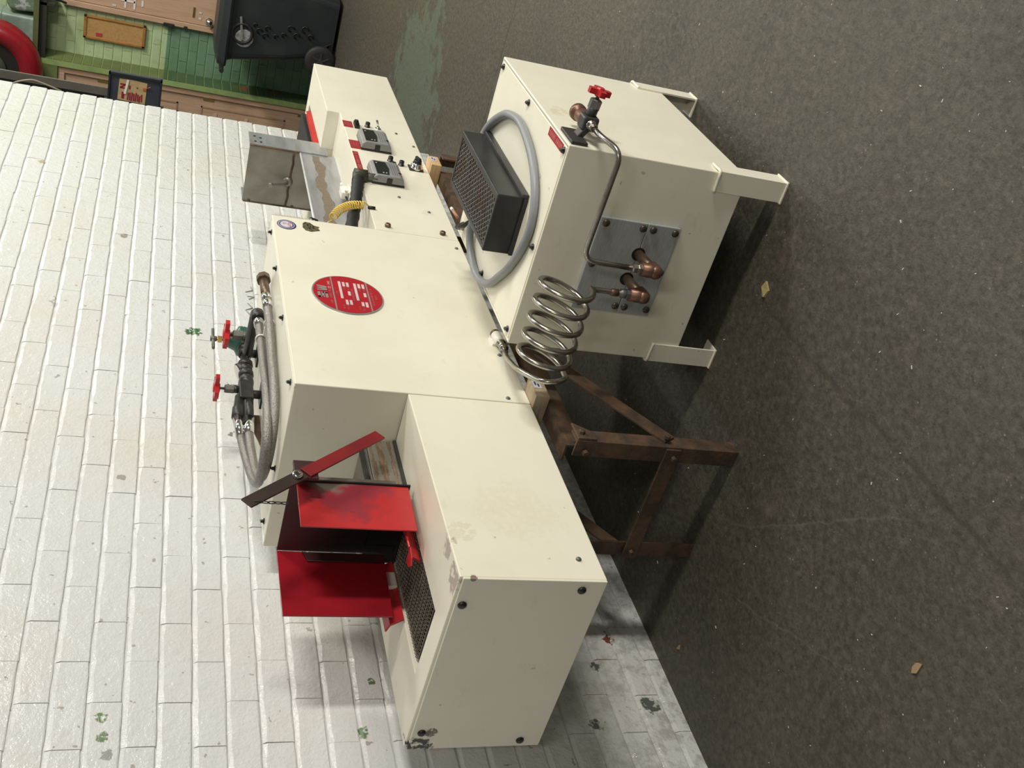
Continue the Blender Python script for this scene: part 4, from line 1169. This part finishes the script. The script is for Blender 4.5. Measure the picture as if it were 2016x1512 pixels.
bm = new(); lathe(bm, t2 + V(0, 0, .060), (0, 0, 1), [(0, .0085), (.016, .0085), (.018, .0065)], 12); obj('copper_sleeve', bm, COPPER, cab)
# straight tube from the first elbow up and round to the valve
bm = new()
VX, VY, VZ = .706, -.668, .492
path = [t1 + V(0, 0, .055), V(t1.x + .005, -.4145, .452), V(KX0 - .030, -.628, .440), V(KX0 - .022, -.668, .466) , V(.640, -.6695, .4905), V(.668, -.669, .4915)]
path = [t1 + V(0, 0, .055), V(t1.x + .004, -.4135, .4690), V(.560, -.664, .462), V(.622, -.6695, .4905), V(.668, -.669, .4915)]
tube(bm, fillet(path, .032, 8), .0062, 12); obj('steel_tube', bm, TUBE, cab)
# coil
bm = new()
CX, CZ, RC = .532, .4965, .0600
pts = spline([t2 + V(0, 0, .072), V(.5560, -.3478, .396), V(.5565, -.3472, .413), V(.5530, -.3495, .4275), V(.5435, -.3555, .4355)], 4)
NTN = 5.0
a0 = -PI / 2
for k in range(1, int(NTN * 32) + 1):
    ang = a0 + 2 * PI * k / 32
    y = -.359 + .0437 * k / 32 - .0105 * (1 - math.cos(ang - a0))
    pts.append(V(CX - RC * math.cos(ang), y, CZ + RC * math.sin(ang)))
e = pts[-1]
tail = spline([e, V(.500, -.143, .444), V(.489, -.139, .470), V(.507, -.128, .500), V(.59, -.099, .520), V(.66, -.074, .514), V(.730, -.044, .499), V(.790, -.022, .482), va + vd * .085], 7)
pts += tail[1:]
tube(bm, pts, .0064, 12); obj('tube_coil', bm, TUBE, cab)
# valve on the right face
bm = new()
box(bm, .650, .735, -.640, -.632, .500, .538, .002)
obox(bm, (.700, -.652, .500), (1, 0, 0), (0, 1, .6), (0, -.6, 1), .014, .020, .007, .003)
obox(bm, (VX, VY, VZ), (1, 0, 0), (0, 1, 0), (0, 0, 1), .019, .016, .018, .005)
lathe(bm, (VX, VY - .010, VZ), (0, -1, -.08), [(0, .0125), (.022, .012), (.024, .010)], 14)
vv = obj('shutoff_valve', bm, simple('charcoal_fitting', (.045, .044, .042), .45, .2), cab)
bm = new(); lathe(bm, (VX + .002, VY - .030, VZ - .002), (0, -1, -.08), [(0, .0135), (.020, .0135), (.022, .011)], 6, smooth=False); cyl(bm, (VX + .002, VY - .050, VZ - .004), (VX + .002, VY - .070, VZ - .005), .0045, 8); obj('valve_bonnet', bm, GREYF, vv)
bm = new(); star_handle(bm, (VX + .002, VY - .068, VZ - .005), (0, -1, -.08), .026, .012); obj('valve_handle', bm, REDP, vv)
bm = new(); lathe(bm, (VX + .012, VY, VZ + .001), (1, .05, .02), [(0, .012), (.010, .0155), (.034, .0165), (.038, .0125), (.044, .0125), (.046, .019), (.058, .0195), (.060, .016)], 18); obj('copper_adapter', bm, COPPER, vv)
bm = new(); lathe(bm, (VX - .016, VY - .001, VZ), (-1, 0, 0), [(0, .0125), (.010, .0125), (.011, .0105), (.022, .0100), (.026, .0075)], 12); obj('compression_nut', bm, TUBE, vv)
# black vented box on the lid
BXa, BXb, BYa, BYb, BZa, BZb = .781, 1.170, -.443, -.297, KZ + .001, KZ + .0745
bm = new()
bx = [(BXa, BXb, BYa, BYb)]
FRM = .020
tray(bm, BXa, BXb, BYa, BYb, BZa, BZb, BXa + .013, BXb - .013, BYa + .016, BYb - .012, BZb - .045, .003)
vb_ = obj('transformer_box', bm, BLKB, cab, label='black box with an expanded-metal grille')
bm = new(); box(bm, BXa - .004, BXb + .004, BYa - .010, BYa, BZa, BZa + .016, .0015); box(bm, BXa - .006, BXa, BYa, BYb, BZa, BZa + .010, .0015); obj('base_flange', bm, BLKB, vb_)
bm = new()
gx0, gx1, gy0, gy1 = BXa + .013, BXb - .013, BYa + .016, BYb - .012
zt_ = BZb - .004
nx_ = 19; ny_ = 8
for i in range(nx_):
    for side_ in (-1, 1):
        pts = []
        for j in range(ny_ * 2 + 1):
            xx = gx0 + (gx1 - gx0) * (i + .5 + side_ * (.5 if j % 2 else .06)) / nx_
            pts.append((xx, gy0 + (gy1 - gy0) * j / (ny_ * 2), zt_))
        wire(bm, pts, .0015)
obj('grille', bm, simple('grille_steel', (.20, .19, .175), .5, .1, col2=(.17, .125, .09), scale=20), vb_)
bm = new(); cyl(bm, (BXb + .001, -.425, KZ + .02), (BXb + .014, -.43, KZ + .017), .013, 14); cyl(bm, (1.085, -.296, KZ + .016), (1.085, -.283, KZ + .016), .013, 14); obj('conduit_gland', bm, BLACK, vb_)
CON = [(1.183, -.430, .560), (1.180, -.452, .556), (1.150, -.485, .555), (1.10, -.520, .5545), (1.045, -.546, .5545), (.95, -.562, .5545), (.845, -.545, .5545), (.765, -.512, .5545), (.712, -.465, .5545), (.692, -.410, .5545), (.705, -.352, .5545), (.745, -.283, .5545), (.795, -.228, .5545), (.845, -.182, .5545), (.905, -.155, .5545), (.96, -.148, .5545), (1.01, -.155, .5545), (1.055, -.175, .556), (1.082, -.21, .558), (1.086, -.27, .560)]
bm = new(); pts = spline(CON, 8); tube(bm, pts, [.0098 + .0003 * (k % 2) for k in range(len(pts))], 14); obj('grey_conduit', bm, GREYC, cab)
bm = new()
for k in range(4):
    tube(bm, spline([(1.085, -.235, .566), (1.095 + .006 * k, -.21 + .004 * k, .572 + .004 * k), (1.12 + .012 * k, -.195, .57 - .004 * k), (1.15 + .01 * k, -.178 + .003 * k, .556 + .004 * k), (1.19, -.172 + .004 * k, .552)], 5), .0032, 7)
wr = obj('black_wiring', bm, BLKP, cab)
bm = new(); lathe(bm, (1.225, -.178, .556), (1, -.05, .15), [(0, .0045), (.034, .0045), (.038, .003)], 10); obj('wire_connector', bm, simple('salmon_plastic', (.42, .20, .13), .45), wr)
bm = new(); lathe(bm, (1.264, -.180, .562), (1, -.05, .15), [(0, .0045), (.012, .0045)], 10); obj('white_cap', bm, WHITEP, wr)

# ================================================================== BACKGROUND THINGS
# ---- wheeled bin
binr = thing('wheeled_bin', (7.34, 1.05, 0), 'dark wheeled rubbish bin standing before the green brick wall', 'bin')
bm = new()
def loft(bm, loops):
    rings = [[bm.verts.new(p) for p in lp] for lp in loops]
    n = len(rings[0])
    for a, b_ in zip(rings, rings[1:]):
        for k in range(n): bm.faces.new((a[k], a[(k + 1) % n], b_[(k + 1) % n], b_[k]))
    bm.faces.new(list(reversed(rings[0]))); bm.faces.new(rings[-1])
    bmesh.ops.recalc_face_normals(bm, faces=bm.faces)
def rrect(x0, x1, y0, y1, z, r, n=4):
    out = []
    for cx, cy, a0 in ((x1 - r, y1 - r, 0), (x0 + r, y1 - r, PI / 2), (x0 + r, y0 + r, PI), (x1 - r, y0 + r, 1.5 * PI)):
        for k in range(n + 1):
            a = a0 + PI / 2 * k / n; out.append((cx + r * math.cos(a), cy + r * math.sin(a), z))
    return out
loft(bm, [rrect(7.20, 7.58, .78, 1.22, .030, .05), rrect(7.16, 7.62, .72, 1.31, .40, .055), rrect(7.13, 7.66, .665, 1.375, .80, .06), rrect(7.11, 7.68, .655, 1.385, .84, .06)])
bb = obj('bin_body', bm, BIN, binr, smooth_all=False)
bm = new()
loft(bm, [rrect(7.095, 7.695, .63, 1.425, .838, .06), rrect(7.085, 7.705, .62, 1.435, .855, .06), rrect(7.10, 7.69, .64, 1.42, .905, .08), rrect(7.16, 7.63, .70, 1.34, .935, .09)])
obj('bin_lid', bm, BIN, binr)
bm = new(); cyl(bm, (7.10, 1.455, .865), (7.69, 1.455, .865), .018, 12)
for xx in (7.13, 7.40, 7.66): box(bm, xx - .02, xx + .02, 1.40, 1.46, .850, .88, .004)
obj('bin_handle', bm, RUBBER, binr)
for xx, s in ((7.115, -1), (7.63, 1)):
    bm = new(); lathe(bm, (xx, 1.245, .121), (1, 0, 0), [(0, .080), (.006, .110), (.012, .120), (.045, .120), (.052, .110), (.056, .08)], 28); wh = obj('wheel', bm, RUBBER, binr)
    bm = new(); lathe(bm, (xx - .004, 1.245, .121), (1, 0, 0), [(0, .020), (.004, .022), (.062, .022)], 16)
    for k in range(6):
        a = 2 * PI * k / 6; d = V(0, math.cos(a), math.sin(a)); obox(bm, V(xx - .001, 1.245, .121) + d * .045, d, (1, 0, 0), d.cross(V(1, 0, 0)), .028, .004, .006, .001)
    obj('wheel_hub', bm, simple('dark_hub', (.035, .036, .037), .4), wh)
bm = new(); cyl(bm, (7.12, 1.245, .121), (7.66, 1.245, .121), .012, 10); box(bm, 7.19, 7.60, 1.20, 1.26, .08, .19, .01); obj('axle_mount', bm, BIN, binr)
bm = new(); prism(bm, [(1.10, .05), (1.24, .22), (1.33, .22), (1.345, .16), (1.28, .22), (1.19, .20), (1.13, .10)], 'x', 7.165, 7.185)
obj('wheel_arch', bm, BIN, binr)
# pale round emblem, dark ring and an upright bar on the near side
EMB = simple('scratched_emblem', (.16, .16, .16), .5, col2=(.33, .33, .33), scale=35, lo=.42, hi=.52)
ec_ = V(7.135, 1.165, .725); nn = Vector((-1, 0, -.075)).normalized()
bm = new(); lathe(bm, ec_ - nn * .004 + V(0, .015, .0), nn, [(0, .070), (.006, .070), (.008, .065)], 26); em = obj('round_emblem', bm, EMB, binr)
bm = new(); tube(bm, [ec_ + V(-.006, -.022 + .074 * math.cos(2 * PI * k / 28), .020 + .074 * math.sin(2 * PI * k / 28)) for k in range(29)], .012, 8, cap=False); obj('emblem_ring', bm, RUBBER, binr)
bm = new(); obox(bm, ec_ + V(-.010, -.060, .030), (0, 1, -.16), (1, 0, 0), (0, .16, 1), .090, .006, .009, .002); obj('emblem_bar', bm, simple('grey_bar', (.20, .20, .18), .5), binr)
bm = new()
for (y, z, s) in ((1.10, .62, 1), (1.06, .655, .6), (1.13, .57, 1), (1.07, .56, .9), (1.12, .49, .7), (1.10, .43, .8), (1.04, .38, 1.2), (1.09, .33, 1.1), (1.03, .27, 1.3), (1.08, .22, 1)):
    x = 7.125 + (.80 - z) * .078
    tube(bm, [(x - .0015, y + .02 * s * math.cos(q), z + .022 * s * math.sin(q * 1.0)) for q in [i * .95 for i in range(6)]], .0058, 5)
obj('black_scrawl', bm, simple('black_paint', (.006, .006, .006), .5), binr)

# ---- cork board on the green wall
cb = thing('cork_board', (XG - .01, 1.55, 1.68), 'small framed cork pin board on the light green brick wall', 'board')
byL, byR, bzT, bzB = 1.640, 1.455, 1.925, 1.450
XB = XG - .030
bm = B(XB + .004, XG - .0085, byR + .01, byL - .01, bzB + .01, bzT - .01); obj('cork_sheet', bm, CORK, cb)
bm = new()
for (y0, y1, z0, z1) in ((byR, byL, bzT - .022, bzT), (byR, byL, bzB, bzB + .022), (byR, byR + .014, bzB, bzT), (byL - .016, byL, bzB, bzT)):
    box(bm, XB - .006, XG - .0085, y0, y1, z0, z1, .002)
obj('board_frame', bm, CORKF, cb)
bm = B(XB + .001, XB + .0038, 1.585, 1.612, 1.780, 1.83); obj('red_note', bm, simple('red_card', (.42, .03, .06), .6), cb)

# ---- sign board hung beside the wall end, with a handwritten cardboard sheet
XSB = 4.40
sb = thing('sign_board', (XSB, .77, 1.45), 'blue-black steel board holding a cardboard sheet with red marker writing, past the wall end', 'sign')
SBY0, SBY1, SBZ0, SBZ1 = .682, .862, 1.318, 1.585
def sgp(u, v):  # u: 0..1 left to right (falling y), v: 0..1 bottom to top
    return SBY1 - (SBY1 - SBY0) * u, SBZ0 + (SBZ1 - SBZ0) * v
bm = B(XSB + .003, XSB + .022, SBY0, SBY1, SBZ0, SBZ1, bev=.002); obj('tray_back', bm, NAVY, sb)
bm = new()
for (y0, y1, z0, z1) in ((SBY0, SBY1, SBZ0, SBZ0 + .010), (SBY0, SBY1, SBZ1 - .010, SBZ1), (SBY0, SBY0 + .014, SBZ0, SBZ1), (SBY1 - .010, SBY1, SBZ0, SBZ1)):
    box(bm, XSB - .012, XSB + .004, y0, y1, z0, z1, .0015)
obj('tray_rim', bm, simple('black_blue_rim', (.016, .018, .024), .5), sb)
cy0, cy1, cz0, cz1 = .712, .832, 1.392, 1.535
bm = new(); prism(bm, [(cy1, cz0 + .004), (cy1 - .004, cz1), (.760, cz1 - .002), (cy0 + .002, cz1 - .004), (cy0 - .002, 1.46), (cy0 + .004, cz0)], 'x', XSB - .001, XSB + .002); cd = obj('cardboard_sheet', bm, CARD, sb)
bm = new()
def sb_(y0, y1, z0, z1, rot=0): obox(bm, (XSB - .0018, (y0 + y1) / 2, (z0 + z1) / 2), (1, 0, 0), (0, 1, rot), (0, -rot, 1), .0007, abs(y1 - y0) / 2, abs(z1 - z0) / 2)
# heading: a wide stroke and an N
sb_(.818, .782, 1.502, 1.516)
sb_(.764, .757, 1.498, 1.526); sb_(.744, .737, 1.498, 1.526); obox(bm, (XSB - .0018, .7505, 1.512), (1, 0, 0), (0, .55, .85), (0, -.85, .55), .0007, .0145, .0038)
# block of lines below
for i, (a, b_, zz) in enumerate(((.822, .782, 1.484), (.823, .780, 1.474), (.824, .778, 1.464), (.823, .783, 1.454), (.824, .776, 1.444), (.822, .784, 1.434), (.826, .790, 1.425), (.822, .782, 1.415))):
    sb_(a, b_, zz - .0036, zz + .0036, .03 * (-1) ** i)
sb_(.762, .742, 1.474, 1.482); sb_(.752, .746, 1.436, 1.444)
obj('marker_writing', bm, MARKER, cd)
bm = new(); obox(bm, (XSB - .004, .752, 1.494), (0, 1, .16), (1, 0, 0), (0, -.16, 1), .040, .002, .0058, .001); obj('paper_strip', bm, WHITEP, sb)
bm = new(); box(bm, XSB - .006, XSB - .001, .742, .755, 1.395, 1.412); tube(bm, [(XSB - .005, .742, 1.393), (XSB - .010, .728, 1.375)], .0022, 6); obj('pen_clip', bm, simple('orange_pen', (.50, .13, .05), .4), sb)
bm = new(); box(bm, XSB + .022, XSB + .05, .842, .980, 1.575, 1.600, .003); box(bm, XSB + .022, XSB + .05, .842, .95, 1.300, 1.322, .003); obj('mounting_arm', bm, DARKST, sb)

# ---- steel channel dropping from above, with a pale cable
chn = thing('steel_channel', (4.50, .85, 1.55), 'taupe steel channel running down beside the end of the white wall', 'column')
bm = new(); box(bm, 4.48, 4.492, .806, .852, 1.54, 3.4, .002); obj('channel_web', bm, COLUMN, chn)
bm = new(); box(bm, 4.50, 4.512, .846, 1.02, 1.54, 3.4); box(bm, 4.47, 4.66, 1.02, 1.06, 1.54, 3.4); obj('channel_flange', bm, DARKST, chn)
bm = new(); tube(bm, spline([(4.40, .93, 2.10), (4.40, .845, 2.045), (4.40, .806, 1.96), (4.40, .812, 1.90), (4.40, .842, 1.80), (4.40, .90, 1.70)], 8), .005, 8)
tag(obj('pale_cable', bm, simple('tan_cable', (.25, .23, .16), .5)), 'thin pale cable looping in front of the taupe steel channel', 'cable')
bm = B(4.62, 4.640, .742, .800, 1.13, 1.235, bev=.003) if False else None

# ---- red reel high on the far wall
rr = thing('hose_reel', (7.40, 1.87, 2.55), 'big round red reel with a dark hollow centre, high by the steel channel', 'reel')
rc = V(7.50, 1.62, 2.555); 
RCX = 7.42
rc = V(RCX, 1.872, 2.555)
bm = new()
prof = [(.0, .215), (-.03, .235), (-.05, .29), (-.03, .345), (.03, .375), (.08, .378), (.11, .36), (.11, .20)]
lathe(bm, rc, (1, 0, 0), prof, 40); obj('reel_rim', bm, MAROON, rr)
bm = new(); lathe(bm, rc + V(-.002, 0, 0), (-1, 0, 0), [(0, .216), (.001, .216)], 32); obj('reel_hollow', bm, VOID, rr)
bm = new(); lathe(bm, rc + V(-.004, 0, 0), (-1, 0, 0), [(0, .13), (.02, .12), (.022, 0)], 28); obj('reel_hub', bm, HUB, rr)
bm = new(); box(bm, RCX + .11, XP - .002, rc.y - .04, rc.y + .04, rc.z - .04, rc.z + .04); obj('reel_bracket', bm, DARKST, rr)

# ---- shelf with pale tubs
shf = thing('wall_shelf', (7.8, 1.5, 2.27), 'olive painted shelf high on the green wall', 'shelf')
bm = B(7.62, XG - .009, 1.20, 1.85, 2.235, 2.275, bev=.003); obj('shelf_board', bm, OLIVE, shf)
bm = new(); box(bm, 7.66, 7.68, 1.20, 1.80, 2.185, 2.234); box(bm, 7.66, XG - .009, 1.36, 1.38, 2.13, 2.234); obj('shelf_bracket', bm, DARKST, shf)
bm = new(); loft(bm, [rrect(7.66, 7.84, 1.50, 1.76, 2.2755, .02), rrect(7.655, 7.845, 1.495, 1.765, 2.50, .025), rrect(7.65, 7.85, 1.49, 1.77, 2.51, .025), rrect(7.65, 7.85, 1.49, 1.77, 2.53, .025)])
tb = obj('plastic_tub', bm, TUBP); tag(tb, 'pale green plastic tub on the olive shelf beside the red reel', 'tub')
bm = new(); loft(bm, [rrect(7.67, 7.83, 1.22, 1.46, 2.2755, .02), rrect(7.66, 7.84, 1.21, 1.47, 2.44, .03), rrect(7.68, 7.82, 1.24, 1.44, 2.47, .04)])
tb2 = obj('plastic_bag', bm, simple('cloudy_plastic', (.13, .18, .13), .3, col2=(.40, .42, .40), scale=16, lo=.52, hi=.6)); tag(tb2, 'crumpled cloudy plastic bag on the shelf, right of the tub', 'bag')
# dark cables hanging from the shelf
for i, pts in enumerate((((7.70, 1.32, 2.23), (7.70, 1.33, 2.12), (7.72, 1.35, 2.05)), ((7.70, 1.28, 2.23), (7.71, 1.275, 2.10), (7.73, 1.29, 2.0)))):
    bm = new(); tube(bm, spline(pts, 6), .009, 8); obj('hanging_cable', bm, BLKP, shf)

# ================================================================== LITTER on the floor
def litter(name, pts, z, mat, label, cat):
    bm = new()
    A = [bm.verts.new((x, y, z + .0005 + h)) for x, y, h in pts]; Bt = [bm.verts.new((x, y, .0004)) for x, y, h in pts]
    fs = [bm.faces.new(A), bm.faces.new(list(reversed(Bt)))]
    n = len(pts)
    for k in range(n): fs.append(bm.faces.new((A[k], Bt[k], Bt[(k + 1) % n], A[(k + 1) % n])))
    bmesh.ops.recalc_face_normals(bm, faces=fs)
    tag(obj(name, bm, mat), label, cat)
litter('paper_scrap', ((.560, -.425, .004), (.570, -.405, .002), (.556, -.388, .001), (.542, -.392, .006), (.538, -.412, .003)), .001, SCRAP, 'crumpled yellowish paper scrap on the floor before the cabinet', 'scrap')
litter('dry_leaf', ((-.336, -.140, .001), (-.326, -.134, .004), (-.322, -.120, .002), (-.327, -.108, .001), (-.337, -.118, .002)), .001, LEAF, 'small tan dry leaf lying on the open floor', 'leaf')
litter('twig_scrap', ((.262, .480, .003), (.272, .487, .001), (.268, .470, .002)), .002, LEAF, 'tiny brown twig scrap by the foot of the white wall', 'scrap')
bm = new()
for k in range(170):
    x = rnd.uniform(-.7, 1.9); y = rnd.uniform(-1.2, .45); s = rnd.uniform(.0005, .0013)
    a = rnd.uniform(0, 3.1)
    obox(bm, (x, y, s * .5), (math.cos(a), math.sin(a), 0), (-math.sin(a), math.cos(a), 0), (0, 0, 1), s * rnd.uniform(.8, 3.2), s * .8, s * .5)
cr = obj('grit_specks', bm, FLAKE, kind='stuff'); cr['label'] = 'pale grit specks scattered over the dark floor'; cr['category'] = 'grit'
